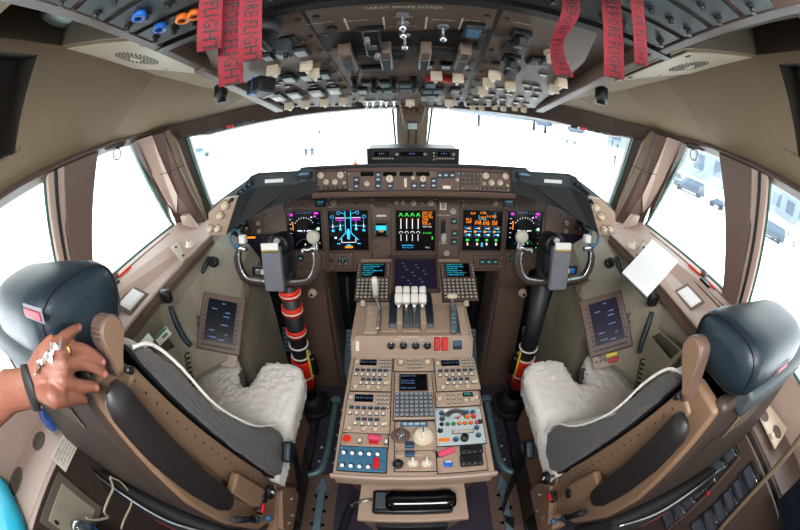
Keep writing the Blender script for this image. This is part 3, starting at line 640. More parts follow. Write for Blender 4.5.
# ================================================================== CONTROL COLUMNS
def column(s, dx, pts, label, wrap):
    t = thing('control_column', label, 'control column', (dx, 1.12, .0), 'control columns')
    top = V(pts[0]); bot = V(pts[1]); b = MB(); b.rod(bot, top, .045, 'dark', n=20, r2=.040); obj('column_shaft', b, t)
    ax = (top-bot)
    def at(f): return bot+ax*f
    M = align(bot, top)
    Lh = ax.length
    b = MB(); b.lathe([(.11, 0), (.115, .02), (.09, .04), (.10, .05), (.075, .07), (.08, .08), (.045, .11)], 'blackrubber', T(bot.x, bot.y, .0), n=24); b.tube([(bot.x+.10*math.cos(a), bot.y+.10*math.sin(a), .03+.01*math.sin(3*a)) for a in [k*PI/6 for k in range(12)]], .012, 'blackrubber', closed=True); obj('rubber_boot', b, t)
    b = MB()
    z0 = .13*Lh; b.lathe([(.052, z0), (.057, z0+.002), (.053, z0+.21), (.050, z0+.212)], 'redorange', M, n=24); b.lathe([(.0585, z0+.095), (.0585, z0+.102)], 'lettercream', M, n=24)
    obj('red_collar', b, t)
    b = MB()
    for f, w, m in wrap: rr_ = .0485 if m == 'lettercream' else .047; b.lathe([(.042, f*Lh-w/2), (rr_, f*Lh-w/2+.001), (rr_, f*Lh+w/2-.001), (.042, f*Lh+w/2)], m, M, n=24)
    obj('banding_tape', b, t)
    b = MB(); b.tube([at(.5)+V((-s*.04, -.01, 0)), at(.35)+V((-s*.05, -.03, 0)), at(.2)+V((-s*.045, -.02, 0))], .006, 'yellow', n=6); b.tube([at(.42)+V((-s*.055, 0, 0)), at(.33)+V((-s*.065, -.01, 0)), at(.28)+V((-s*.06, -.01, 0))], .02, 'black'); obj('stick_shaker', b, t)
    # wheel
    hub = V((dx, 1.075, .985)); N = V((0, -1, .25)).normalized(); X = V((1, 0, 0)); Y = N.cross(X)
    Wm = Matrix(((X.x, Y.x, N.x, hub.x), (X.y, Y.y, N.y, hub.y), (X.z, Y.z, N.z, hub.z), (0, 0, 0, 1)))
    b = MB(); b.box(.085, .16, .12, 'dark', Wm @ T(.0, .01, -.07), bev=.025, seg=3); b.cyl(.045, .09, 'black', Wm @ T(s*-.015, .07, -.08), n=20, bev=.01)
    b.rod(top-ax.normalized()*.02, hub-N*.09, .04, 'dark', n=16); obj('hub', b, t)
    wm = obj('control_wheel', (lambda b: (b.tube([(-.165, .05, 0), (-.175, .02, .0), (-.168, -.03, 0), (-.135, -.07, 0), (-.07, -.08, 0), (.0, -.08, 0), (.07, -.08, 0), (.135, -.07, 0), (.168, -.03, 0), (.175, .02, 0), (.165, .05, 0)], [.014, .017, .018, .018, .017, .016, .017, .018, .018, .017, .014], 'shell', n=12), b.tube([(s_*.163, .07, .014), (s_*.166, .02, .016), (s_*.15, -.04, .018), (s_*.12, -.063, .018), (s_*.05, -.07, .016)] if 0 else [(-.160, .045, .012), (-.162, .0, .014), (-.145, -.045, .015), (-.12, -.063, .016), (-.05, -.072, .014)], .005, 'steel', n=6), b.tube([(.160, .045, .012), (.162, .0, .014), (.145, -.045, .015), (.12, -.063, .016), (.05, -.072, .014)], .005, 'steel', n=6), b)[-1])(MB()), t, Wm)
    # outboard horn: trim switch and blue guard ring; inboard horn: round knob
    o = s; b = MB()
    b.tube([(o*.165, .045, 0), (o*.15, .062, .01), (o*.12, .06, .02)], .011, 'steel', n=8); b.box(.03, .035, .03, 'white', T(o*.135, .10, .01), bev=.006)
    b.tube([(o*.17+.025*math.cos(a), .105+.035*math.sin(a), .01) for a in [k*PI/5 for k in range(10)]], .006, 'blupanel', closed=True, n=6); b.tube([(o*.165, .045, 0), (o*.172, .065, 0), (o*.17, .075, .008)], .010, 'btn'); b.box(.02, .05, .02, 'black', T(o*.158, .11, -.01), bev=.005)
    obj('trim_switch', b, wm, Wm)
    b = MB(); b.tube([(-o*.168, .045, 0), (-o*.168, .065, 0), (-o*.163, .085, .0)], [.013, .012, .014], 'steel', n=8); b.lathe([(.001, -.012), (.024, -.01), (.026, 0), (.024, .008), (.015, .011), (1e-5, .012)], 'knobgrey', Wm.inverted() @ Wm @ T(-o*.163, .10, .008), n=18); b.tube([(-o*.166, .06, .005), (-o*.14, .052, .01), (-o*.122, .054, .012), (-o*.12, .04, .012)], .007, 'steel', n=6)
    obj('horn_knob', b, wm, Wm)
    # checklist holder
    b = MB(); b.box(.08, .175, .03, 'padgrey', Wm @ T(0, -.015, .035), bev=.006); cp = obj('chart_clip', b, t)
    b = MB(); b.box(.072, .028, .012, 'white', Wm @ T(0, .075, .05), bev=.004); b.box(.07, .010, .016, 'gold', Wm @ T(0, .058, .047), bev=.003); b.cyl(.012, .02, 'alu', Wm @ T(.03*s*-1, .095, .03), n=12); obj('clip_spring', b, cp)
    b = MB()
    for k, (m, x) in enumerate((('alu', .03), ('yellow' if s > 0 else 'cream', .075), ('blue' if s > 0 else 'alu', .1))): b.box(.022, .022, .02, m, Wm @ T(s*x, -.045, -.03), bev=.004)
    b.box(.15, .04, .02, 'black', Wm @ T(s*.06, -.045, -.05), bev=.005); obj('clock_module', b, t)
    return t
RO = 'redorange'; BW = [(.94, .040, RO), (.935, .009, 'lettercream'), (.82, .044, RO), (.815, .010, 'lettercream'), (.65, .040, RO), (.645, .010, 'lettercream'), (.535, .008, 'lettercream'), (.44, .008, 'lettercream')]
column(-1, -.54, ((-.515, 1.10, .88), (-.572, 1.13, .12)), 'left control column wrapped with orange and white bands up its dark shaft', BW)
column(1, .565, ((.54, 1.10, .88), (.58, 1.12, .12)), 'right control column with plain dark shaft over a red collar', [(.50, .008, 'lettercream'), (.41, .008, 'lettercream')])
# ================================================================== CENTRE PEDESTAL
PD = thing('center_pedestal', 'tan centre pedestal with throttle levers and rows of radio panels between the seats', 'pedestal', (-.012, .85, 0))
DX = -.012
b = MB(); ww = .235
prof = [(.395, .664), (.90, .664), (.94, .728), (1.15, .74), (1.38, .834), (1.385, .834), (1.385, .45), (.395, .60)]
b.prism([(DX-ww, y, z) for y, z in prof], (2*ww, 0, 0), 'ped', bev=.006)
b.prism([(DX-ww+.01, .43, .62), (DX+ww-.01, .43, .62), (DX+.165, .52, .0), (DX-.165, .52, .0)], (0, .6, 0), 'brown')  # darker lower body: shadow below the lip put into its colour
b.prism([(DX-ww+.01, .9, .62), (DX+ww-.01, .9, .62), (DX+ww-.01, 1.4, .70), (DX-ww+.01, 1.4, .70)], (0, 0, -.6), 'brown')
b.box(2*ww+.012, .012, .022, 'sill', T(DX, .394, .662), bev=.004)
obj('housing', b, PD)
PT = PL((DX, .65, .664), (0, 0, 1))
def U(root, par, name, key, build, M, sz=.01): unit(root, par, name, key, build, M, sz)
def radio(x0, y0, x1, y1):
    o, M, w, h = plate(PD, PT, x0, y0, x1, y1, 'tan', 'radio_panel', .008, 0)
    b = MB(); b.box(w*.44, h*.19, .002, 'gloss', M @ T(-.12*w, .34*h, .0085)); b.text('118.30 121.50', h*.07, 'e_dim', M @ T(-.12*w, .34*h, .0102)); obj('display_window', b, o)
    A = lambda u, v: M @ T(u*w, v*h, .008)
    for r in range(4):
        for c in range(4): U(PD, o, 'key_button', 'kb', rbutton(.0042, .006, 'knobgrey'), A(.2+c*.083, .43-r*.105), .006)
    for c in range(6): U(PD, o, 'push_button', 'pbb', button(.0115, .008, .006, 'btn', None, None), A(-.38+c*.145, .09), .013)
    for c in range(6): U(PD, o, 'push_button', 'pbw', button(.010, .009, .006, 'white', None, None), A(-.40+c*.15, -.06), .012)
    for c in range(4): U(PD, o, 'push_button', 'pbb', button(.0115, .008, .006, 'btn', None, None), A(-.2+c*.14, -.19), .013)
    for c in range(5): U(PD, o, 'push_button', 'pbw', button(.010, .009, .006, 'white', None, None), A(-.25+c*.15, -.31), .012)
    for u, v in ((-.36, -.43), (-.05, -.43), (.2, -.43), (.42, -.3), (-.42, .33)): U(PD, o, 'knob', 'kc', knob(.0065, .012, 'cream'), A(u, v), .013)
    b = MB()
    for u, v, s_ in ((-.12, .2, 'ACTIVE   STBY'), (-.2, .0, 'VHF L C R'), (0, -.37, 'HF SENS')): b.text(s_, .006, 'lettercream', M @ T(u*w, v*h, .0085))
    obj('lettering', b, o); return o
radio(352.5, 358.5, 391.5, 391); radio(346, 393, 390, 433); radio(435.5, 359, 477.5, 390.5)
# left: emergency panel and blue transfer panel
o, M, w, h = plate(PD, PT, 341.5, 434.5, 388, 447, 'ped', 'radio_panel', .006)
A = lambda u, v, M=M, w=w, h=h: M @ T(u*w, v*h, .006)
b = MB(); b.cyl(.013, .006, 'redorange', A(-.38, .0), n=16, bev=.001); obj('fire_button', b, o)
b = MB(); b.box(.04, .018, .018, 'pink', A(.22, .05) @ T(0, 0, .012) @ Matrix.Rotation(.2, 4, 'Y'), bev=.004); b.box(.03, .022, .006, 'red', A(.2, -.1), bev=.002); obj('switch_guard', b, o)
for u in (-.1, .46): U(PD, o, 'push_button', 'wbt', button(.009, .014, .005, 'white', None, None), A(u, -.1), .02)
o, M, w, h = plate(PD, PT, 338.5, 448, 386.5, 472, 'blupanel', 'transfer_panel', .008)
A = lambda u, v, M=M, w=w, h=h: M @ T(u*w, v*h, .008)
capt = lambda b: (b.cyl(.0075, .002, 'black', n=10), b.cyl(.004, .005, 'steel', n=8), b.cyl(.0025, .020, 'white', Matrix.Rotation(.6, 4, 'X'), n=8, r2=.006))
for c in range(5): U(PD, o, 'toggle_switch', 'capt', capt, A(-.38+c*.175, .25), .02)
for c in range(4): U(PD, o, 'toggle_switch', 'capt', capt, A(-.38+c*.175, -.28), .02)
b = MB(); b.box(.017, .038, .014, 'red', A(.3, -.2) @ T(0, 0, .008), bev=.003); obj('switch_guard', b, o)
b = MB(); b.text('ENG 1   2   3   4', .008, 'lettercream', A(0, .0)); b.text('NORM', .006, 'lettercream', A(.4, -.1)); obj('lettering', b, o)
# centre: rotary row, display unit with keypad, selector, volume
o, M, w, h = plate(PD, PT, 394, 359, 433.5, 371.5, 'tan', 'radio_panel', .006)
A = lambda u, v, M=M, w=w, h=h: M @ T(u*w, v*h, .006)
for u in (-.33, .35): U(PD, o, 'knob', 'kl', knob(.010, .016, 'cream'), A(u, .1), .02)
for r in range(3):
    for c in range(4): U(PD, o, 'key_button', 'kb', rbutton(.0042, .006, 'knobgrey'), A(-.13+c*.1, .3-r*.28), .009)
def cdu(P, x0, y0, x1, y1, label):
    mid_ = 390 < x0 < 400; o, M, w, h = plate(PD, P, x0, y0, x1, y1, 'tan' if mid_ else 'brown', 'display_keypad', .012)
    if label: o['label'] = label
    A = lambda u, v, z=.012: M @ T(u*w, v*h, z)
    b = MB(); b.box(w*.78, h*.40, .004, 'trimbrown', A(0, .26), bev=.001); b.box(w*.70, h*.36, .002, 'scr', A(0, .26, .0145))
    random.seed(int(x0))
    for r in range(6):
        t = ''.join(random.choice('ABEFHIKLMNORSTUX0123456789 <>') for _ in range(random.choice((14, 9, 16))))
        if mid_ and r in (1, 4): continue
        b.text(t[:9] if mid_ else t, h*.045, 'e_dim' if mid_ else 'e_cyan' if r % 2 else 'e_teal', M @ T(-w*.33, h*(.40-.055*r), .0160), 'LEFT', 1.0)
    obj('screen', b, o)
    for k in range(5):
        for s_ in (-1, 1): U(PD, o, 'line_button', 'lb', button(.007, .005, .003, 'knobgrey', None, None), A(s_*.455, .40-.07*k), .004)
    for r in range(6):
        for c in range(8): U(PD, o, 'key_button', 'kb2%s' % mid_, rbutton(.0055, .005, 'slate') if 0 else button(.0115, .0105, .004, 'keyblue' if mid_ else 'knobgrey', None, 'black'), A(-.42+c*.12, .0-.085*r), .010)
    return o
cdu(PT, 394.5, 373.5, 433, 419.5, 'centre keypad unit with small dark text screen')
o, M, w, h = plate(PD, PT, 395, 422, 436, 450.5, 'ped', 'selector_panel', .005)
A = lambda u, v, M=M, w=w, h=h: M @ T(u*w, v*h, .005)
b = MB(); b.box(w*.68, .018, .003, 'blupanel', A(-.03, .40), bev=.001)
for k in range(4): b.box(.014, .007, .002, 'cdupan', A(-.26+.15*k, .40) @ T(0, 0, .003))
obj('indicator_strip', b, o)
b = MB(); b.lathe([(.03, 0), (.028, .003), (.022, .004), (1e-5, .004)], 'brown', A(-.36, .0), n=20); b.cyl(.012, .02, 'steel', A(-.36, -.02), n=14, bev=.003); b.box(.05, .006, .012, 'alu', A(-.36, 0) @ Matrix.Rotation(1.4, 4, 'Z') @ T(0, 0, .02), bev=.002); obj('rotary_switch', b, o)
b = MB(); b.lathe([(.034, 0), (.034, .004), (.029, .006), (.028, .018), (.024, .022), (1e-5, .022)], 'cream', A(.18, -.05), n=28); b.box(.008, .044, .014, 'white', A(.18, -.05) @ T(0, 0, .026), bev=.003); b.box(.003, .022, .002, 'black', A(.18, .02) @ T(0, 0, .034)); obj('trim_knob', b, o)
for yy in (446.8, 455.4):
    b = MB(); b.box(.028, .021, .014, 'btn', PT.M(409.8, yy, .012), bev=.003); b.box(.028, .006, .018, 'dark', PT.M(409.8, yy, .014), bev=.002); obj('cutoff_switch', b, o)
o, M, w, h = plate(PD, PT, 395, 451.5, 436, 471.5, 'ped', 'volume_panel', .005)
b = MB(); b.lathe([(.017, 0), (.017, .004), (.011, .005), (.010, .014), (1e-5, .015)], 'black', PT.M(396.5+1.5, 465, .005), n=18); b.ring((0, 0), .016, .003, 'alu', PT.M(398, 465, .0095)); obj('jack_socket', b, o)
for x in (412.5, 426.5):
    for k_ in (0,): unit(PD, o, 'knob', 'kv', lambda b: (b.cyl(.020, .004, 'tan', n=18), b.lathe([(.016, .004), (.015, .014), (1e-5, .016)], 'cream', n=18), b.box(.006, .03, .012, 'white', T(0, 0, .018), bev=.002)), PT.M(x, 465, .005), .04)
b = MB(); b.text('AUDIO', .008, 'lettercream', PT.M(419, 456.5, .0055)); b.text('NORM', .007, 'lettercream', PT.M(401, 457, .0055)); obj('lettering', b, o)
# right column
o, M, w, h = plate(PD, PT, 436, 392.5, 479.5, 406.5, 'tan', 'radio_panel', .006)
A = lambda u, v, M=M, w=w, h=h: M @ T(u*w, v*h, .006)
for r in range(3):
    for c in range(3): U(PD, o, 'key_button', 'kb', rbutton(.0042, .006, 'knobgrey'), A(-.22+c*.13, .3-.3*r), .009)
b = MB(); b.box(w*.24, h*.3, .003, 'scrblue', A(.24, .25), bev=.001); b.text('2000', h*.2, 'e_teal', A(.24, .25) @ T(0, 0, .002)); obj('display_window', b, o)
for u, v in ((.17, -.2), (.32, -.15), (.42, -.05), (-.42, 0)): U(PD, o, 'knob', 'kc', knob(.0065, .012, 'cream'), A(u, v), .013)
o, M, w, h = plate(PD, PT, 436, 408.5, 483, 445, 'cdupan', 'transponder_panel', .008)
A = lambda u, v, M=M, w=w, h=h: M @ T(u*w, v*h, .008)
b = MB(); b.ring((-.05*w, .18*h), .034, .020, 'alu', A(0, 0) @ T(0, 0, .002), .3, PI-.3, n=16); b.box(.02, .008, .006, 'alu', A(-.05, .2), bev=.002); b.line((-.05*w, .16*h), (-.05*w+.02, .16*h+.02), .003, 'redorange', A(0, 0) @ T(0, 0, .003)); obj('dial_arc', b, o)
for k, m in enumerate(('black', 'green', 'green', 'orange', 'orange', 'orange', 'pink')): U(PD, o, 'indicator_light', 'il'+m, rbutton(.0055, .007, m), A(-.38+.125*k, .05), .02)
for u, v, m in ((.32, .34, 'btn'), (.18, .34, 'btn'), (.32, .22, 'redorange'), (.18, .22, 'orange'), (-.36, .36, 'btn'), (-.36, .2, 'slate'), (-.42, -.12, 'dark'), (.35, -.1, 'btn'), (.36, -.3, 'btn'), (-.12, -.37, 'btn'), (.44, .06, 'dark')): U(PD, o, 'knob', 'kk'+m, knob(.0065, .012, m, pointer='white'), A(u, v), .018)
b = MB(); b.lathe([(.013, 0), (.012, .014), (1e-5, .016)], 'black', A(.06, -.36), n=16); obj('rotary_switch', b, o)
b = MB(); b.box(w*.46, h*.11, .003, 'slate', A(.05, -.17), bev=.001); b.box(w*.42, h*.08, .003, 'knobgrey', A(.05, -.17) @ T(0, 0, .001)); obj('display_window', b, o)
b = MB(); b.box(.035, .013, .001, 'orange', A(-.36, -.36)); b.box(.06, .012, .001, 'white', A(-.1, .44)); b.text('TEST ALT', .007, 'ink', A(-.1, .44) @ T(0, 0, .001)); obj('paper_tag', b, o)
o, M, w, h = plate(PD, PT, 437, 446.5, 486, 472, 'ped', 'lighting_panel', .006)
A = lambda u, v, M=M, w=w, h=h: M @ T(u*w, v*h, .006)
b = MB(); b.box(.05, .018, .018, 'pink', PT.M(446, 454.5, .016) @ Matrix.Rotation(.25, 4, 'Z') @ Matrix.Rotation(-.25, 4, 'Y'), bev=.004); b.box(.018, .018, .01, 'dark', PT.M(439.5, 456, .008)); obj('switch_guard', b, o)
b = MB(); b.box(.026, .020, .010, 'blue', PT.M(447.8, 465.3, .010), bev=.003); b.box(.018, .004, .003, 'white', PT.M(447.8, 464, .016)); obj('blue_button', b, o)
for y0, y1 in ((447.5, 456), (457.5, 467.5)):
    M2, w2, h2 = PT.rect(459.5, y0, 482, y1, .006); b = MB(); b.box(w2, h2, .014, 'dark', M2, base=True, bev=.002); b.box(w2*.7, h2*.5, .006, 'black', M2 @ T(0, 0, .014), bev=.001)
    for k in range(4): b.cyl(.003, .004, 'alu', M2 @ T((-.38+.25*k)*w2, -.38*h2, .014), n=8)
    obj('connector_block', b, o)
# sloping fuel panel
PF = PL((DX, .92, .696), (0, -.848, .53))
M, w, h = PF.rect(356, 336, 469, 353.5); b = MB(); b.box(w, h, .004, 'ped', M, base=True, bev=.001); ff = obj('fuel_panel', b, PD)
for x in (391.5, 403.4, 415.5, 426.8):
    unit(PD, ff, 'fuel_switch', 'fsw', lambda b: (b.cyl(.012, .004, 'alu', n=14), b.lathe([(.006, .004), (.006, .02), (.013, .026), (.014, .034), (.009, .042), (1e-5, .043)], 'dark', n=14), b.ball(.005, 'white', T(0, .008, .036), n=8)), PF.M(x, 344, .004), .05)
M, w, h = PF.rect(432.5, 335.5, 447.5, 351.5, .004); b = MB(); b.box(w, h, .003, 'tan', M, base=True, bev=.001); fr_ = obj('switch_frame', b, ff)
for x in (436.8, 444.2):
    b = MB(); b.box(.022, .05, .022, 'red', PF.M(x, 343, .018), bev=.004)
    for k in range(4): b.box(.018, .005, .006, 'redorange', PF.M(x, 343, .029) @ T(0, -.015+.01*k, 0))
    obj('switch_guard', b, ff)
b = MB(); b.box(.045, .045, .004, 'tan', PF.M(457, 344.5, .006), bev=.001); b.box(.034, .036, .014, 'btn', PF.M(457, 344.5, .01), bev=.004); b.box(.034, .012, .018, 'black', PF.M(457, 346.5, .012), bev=.003); obj('rocker_switch', b, ff)
b = MB(); b.box(.014, .04, .008, 'lettercream', PF.M(357.8, 345.5, .008), bev=.002); obj('side_latch', b, ff)
b = MB(); b.text('FUEL CONTROL', .010, 'lettercream', PF.M(409, 336.8, .0045))
for x, s_ in ((397.5, 'RUN'), (421, 'RUN')): b.text(s_, .008, 'lettercream', PF.M(x, 339.5, .0045))
obj('lettering', b, ff)
# throttle quadrant
PQ = PL((DX, 1.05, .738), (0, -.055, 1))
b = MB()
for x0, x1 in ((366, 378.5), (458, 465.5)):
    M, w, h = PQ.rect(x0, 308, x1, 335); b.box(w, h, .016, 'tan', M, base=True, bev=.004)
M, w, h = PQ.rect(382, 312, 450, 333.5); b.box(w, h, .014, 'ped', M, base=True, bev=.004)
obj('quadrant_cover', b, PD)
hump = []
cx = DX
def lev(x, wd, m, z0=.75, y0=1.0, name='throttle_lever', knobs=True):
    t = MB(); pts = []
    for k in range(9):
        a = math.radians(20+130*k/8); pts.append((y0+.10-.13*math.cos(a), z0-.03+.072*math.sin(a)))
    pp = [(x-wd/2, y, z) for y, z in pts]+[(x-wd/2, pts[-1][0]-.02, z0-.02), (x-wd/2, pts[0][0]+.01, z0-.03)]
    t.prism(pp, (wd, 0, 0), m, bev=.003); return t
xs = [on(px, 318, 'z', .80).x for px in (394, 407.5, 416, 429)]
o = obj('throttle_arc', lev(xs[0], .042, 'leather'), PD); obj('throttle_arc', lev((xs[1]+xs[2])/2-.018, .030, 'slate'), PD); obj('throttle_arc', lev((xs[1]+xs[2])/2+.018, .030, 'slate'), PD); obj('throttle_arc', lev(xs[3], .042, 'leather'), PD)
b = MB()
for x in ((xs[0]+xs[1])/2-.004, (xs[2]+xs[3])/2+.004): b.box(.022, .13, .05, 'ped', T(x, 1.02, .775), bev=.006)
obj('slot_cover', b, PD)
for px in (398.6, 406.3, 414.5, 422.6):
    p = on(px, 299, 'y', 1.045)
    b = MB(); b.box(.030, .042, .034, 'white', T(p) @ Matrix.Rotation(.5, 4, 'X'), bev=.009, seg=3); b.rod(p+V((0, .0, -.01)), (p.x, 1.03, .77), .007, 'steel'); lv = obj('throttle_lever', b, PD)
    p2 = on(px*.985+414*.015, 290.5, 'y', 1.09); b = MB(); b.box(.027, .03, .028, 'white', T(p2) @ Matrix.Rotation(.3, 4, 'X'), bev=.007, seg=3); b.rod(p2, p+V((0, .01, .0)), .006, 'steel'); obj('reverse_lever', b, lv)
b = MB(); p0 = on(374.5, 278, 'y', 1.04); p1 = on(375.5, 296, 'y', 1.06); p2 = on(380, 308, 'z', .79); p3 = on(377.5, 330, 'z', .758)
b.tube([p0, p0*.5+p1*.5, p1], [.010, .012, .009], 'white', n=8, sub=2); b.tube([p1, p1*.5+p2*.5, p2, p2*.5+p3*.5+V((0, 0, .01)), p3], .006, 'steel', n=8); obj('speedbrake_lever', b, PD)
b = MB(); p = on(452.3, 296, 'z', .86); b.box(.038, .018, .016, 'cream', T(p), bev=.005); q_ = on(452.6, 310, 'z', .79); b.rod(p, q_, .006, 'steel'); obj('flap_lever', b, PD)
b = MB()
for k in range(7):
    M = PQ.M(452.9+.05*k, 309+4.2*k, .016); b.box(.022, .020, .022-.002*abs(k-3), 'tealmetal', M, bev=.003)
b.box(.012, .13, .012, 'slate', PQ.M(455.6, 322, .008)); obj('flap_gate', b, PD)
for x in (363.2, 466): unit(PD, PD, 'knob', 'kq', knob(.011, .022, 'cream', pointer='black'), PQ.M(x, 305, .0), .03)
b = MB()
for k in range(7): b.text(('UP', '1', '5', '10', '20', '25', '30')[k], .009, 'lettercream', PQ.M(461.7, 310.5+3.8*k, .0165))
b.text('ARMED', .008, 'lettercream', PQ.M(372, 316, .0165)); b.text('DN', .008, 'lettercream', PQ.M(372, 332, .0165)); obj('lettering', b, PD)
# forward screens on the rising face
PC = PL((DX, 1.27, .789), (0, -.378, .926))
cdu(PC, 356.5, 262.5, 389.5, 301, 'left keypad unit with green text screen'); cdu(PC, 441.5, 262.5, 475.5, 301, 'right keypad unit with cyan text screen')
def purp(b, M, w, h):
    for k in range(14): R_(b, M, w, h, -.3+.6*((k*37) % 13)/13, .35-.7*((k*5) % 14)/14, .06, .015, 'e_dim')
display(PD, PC, 391.5, 256.5, 439, 293, purp, scr='scrpurple', border=.014, th=.016, label='lower centre display with dim purple screen')
# handset shelf at the aft end
b = MB(); b.prism([(DX-.175, .30, .50), (DX+.175, .30, .50), (DX+.17, .48, .50), (DX-.17, .48, .50)], (0, 0, -.025), 'ped', bev=.004); b.prism([(DX-.165, .31, .476), (DX+.165, .31, .476), (DX+.165, .48, .476), (DX-.165, .48, .476)], (0, .08, -.474), 'ped'); b.prism([(DX-.12, .303, .40), (DX+.12, .303, .40), (DX+.12, .303, .33), (DX-.12, .303, .33)], (0, .02, 0), 'black', bev=.003)
obj('shelf', b, PD)
HS = thing('handset', 'black telephone handset lying on the shelf at the near end of the pedestal', 'phone', (DX, .36, .50))
b = MB(); b.box(.25, .085, .030, 'black', T(DX-.002, .365, .516), bev=.008); obj('cradle', b, HS)
b = MB(); rows = []
for k in range(13):
    f = k/12; x = DX-.085+.215*f; r = .030+.006*(abs(f-.5)*2)**3; 
    if k in (0, 12): r *= .55
    rows.append([(x, .362+r*1.15*math.cos(a), .545+r*.8*math.sin(a)) for a in [2*PI*j/14 for j in range(14)]])
b.grid(rows, 'gloss', closed_u=True); b.poly(rows[0], 'gloss'); b.poly(rows[-1][::-1], 'gloss'); b.box(.035, .06, .012, 'slate', T(DX-.1, .365, .54), bev=.003); obj('handset_body', b, HS)
b = MB(); b.rod((DX-.13, .37, .53), (DX-.19, .36, .51), .004, 'steel'); b.tube([(DX-.19, .36, .51), (DX-.21, .33, .47), (DX-.23, .28, .42), (DX-.25, .22, .36)], [.014, .016, .015, .014], 'black'); obj('cord', b, HS)

# ================================================================== SEAT TRACKS
for s in (-1, 1):
    nm = 'left' if s < 0 else 'right'
    t = thing('seat_track', 'pale grey-green metal seat rail curving on the floor, beside the %s seat' % nm, 'seat rail', (s*.45, .7, 0), 'seat rails')
    b = MB(); b.tube([(s*.437, 1.16, .016), (s*.437, .95, .016), (s*.438, .80, .016), (s*.452, .715, .016), (s*.49, .672, .016), (s*.56, .655, .016)], .020, 'tealmetal', n=10); b.prism([(s*.42, 1.20, 0), (s*.405, 1.17, 0), (s*.42, 1.15, 0), (s*.455, 1.15, 0), (s*.47, 1.17, 0), (s*.455, 1.20, 0)], (0, 0, .03), 'tealmetal')
    for k in range(5):
        b.cyl(.008, .004, 'alu', T(s*.40, 1.12-.09*k, .0), n=8); b.cyl(.008, .004, 'alu', T(s*.475, 1.12-.09*k, .0), n=8)
    obj('rail', b, t)
    b = MB(); b.box(.035, .40, .02, 'tealmetal', T(s*.435, .38, .01), bev=.003); b.prism([(s*.415, .58, 0), (s*.40, .57, 0), (s*.435, .66, 0), (s*.47, .57, 0), (s*.455, .58, 0)], (0, 0, .02), 'tealmetal')
    for k in range(4): b.cyl(.01, .006, 'alu', T(s*.41, .55-.08*k, 0), n=8); b.cyl(.01, .006, 'alu', T(s*.46, .55-.08*k, 0), n=8)
    obj('rail', b, t)
    b = MB(); b.bx(min(s*.36, s*.52), max(s*.36, s*.52), .15, .68, .0, .006, 'brown'); b.bx(min(s*.515, s*.53), max(s*.515, s*.53), .1, 1.1, 0, .012, 'black'); obj('floor_strip', b, t)
# ================================================================== OVERHEAD PANEL
OP = thing('overhead_panel', 'wide brown overhead panel crowded with switches, guards and lit buttons above the windscreen', 'overhead panel', (0, .8, 1.66))
PO = PL((0, 1.1, 1.57), (0, -.27, -1))
b = MB()
b.prism([PO.loc(-.455, .0, -.02), PO.loc(.43, .0, -.02), PO.loc(.43, .645, -.02), PO.loc(-.455, .645, -.02)], (0, 0, .03), 'ovh')
b.prism([(-.48, 1.075, 1.575), (.455, 1.075, 1.575), (.455, 1.12, 1.60), (-.48, 1.12, 1.60)], (0, 0, .05), 'trimbrown')
obj('back_panel', b, OP)
b = MB()
for x0, x1, xa, xb, m in ((-.472, -.452, -.462, -.435, 'trimbrown'), (.415, .438, .385, .41, 'trimbrown'), (-.476, -.446, -.476, -.446, 'ovh'), (.41, .44, .395, .425, 'ovh')):
    dz = -.016 if m == 'ovh' else -.010; y0 = .62 if m == 'ovh' else -.3
    b.prism([(x0, 1.105, ozf(1.105)+dz), (x1, 1.105, ozf(1.105)+dz), (xb, y0, ozf(y0)+dz), (xa, y0, ozf(y0)+dz)], (0, 0, .045), m, bev=.003)
obj('side_rail', b, OP)
# centre upper plate, columns
def cplate(pts, m, name, lift=.004):
    b = MB(); P = [PO.pt(*p) for p in pts]; b.prism([p - PO.n*.01 for p in P], PO.n*(.01+lift), m, bev=.0015); return obj(name, b, OP)
colL = cplate([(201, 32), (266, 14), (299, 9), (358, 98), (352, 106), (290, 106), (212, 66)], 'ovh', 'switch_panel')
colU = cplate([(304, 8), (400, 3), (498, 7), (491, 28), (400, 30), (317, 32)], 'ovh', 'switch_panel')
colC = cplate([(327, 50), (482, 48), (461, 99), (458, 105), (364, 105), (360, 98)], 'ovh', 'switch_panel')
colR = cplate([(504, 8), (548, 13), (598, 27), (585, 60), (535, 107), (465, 106), (463, 99)], 'ovh', 'switch_panel')
b = MB()      # dark slot between the panel columns and the cross beam
for p, q in (((300.5, 6), (360, 101)), ((501, 5), (461.5, 101))):
    a, c = PO.pt(*p), PO.pt(*q); b.prism([a+V((-.006, 0, 0)), a+V((.006, 0, 0)), c+V((.006, 0, 0)), c+V((-.006, 0, 0))], PO.n*.003, 'black')
    for k in range(9):
        f = (k+.5)/9; pt = a*(1-f)+c*f
        for s in (-1, 1): b.cyl(.006, .008, 'trimbrown', PO.at(pt+V((s*.015, 0, 0))), n=8)
b.prism([PO.loc(-.46, .630, .0), PO.loc(.44, .630, 0), PO.loc(.44, .648, 0), PO.loc(-.46, .648, 0)], PO.n*.012, 'black')
obj('divider_strip', b, OP)
b = MB()      # recessed band with black floor
b.prism([PO.pt(318, 31, .001), PO.pt(400, 29.5, .001), PO.pt(491, 29, .001), PO.pt(482, 47.5, .001), PO.pt(400, 50, .001), PO.pt(328, 50, .001)], PO.n*.002, 'black'); obj('recess_floor', b, OP)
bm_ = [(346.6, 22), (384, 21), (426, 21), (460.7, 22)]
b = MB()
for x, y in bm_: b.box(.003, .045, .001, 'lettercream', PO.M(x, y, .0045))
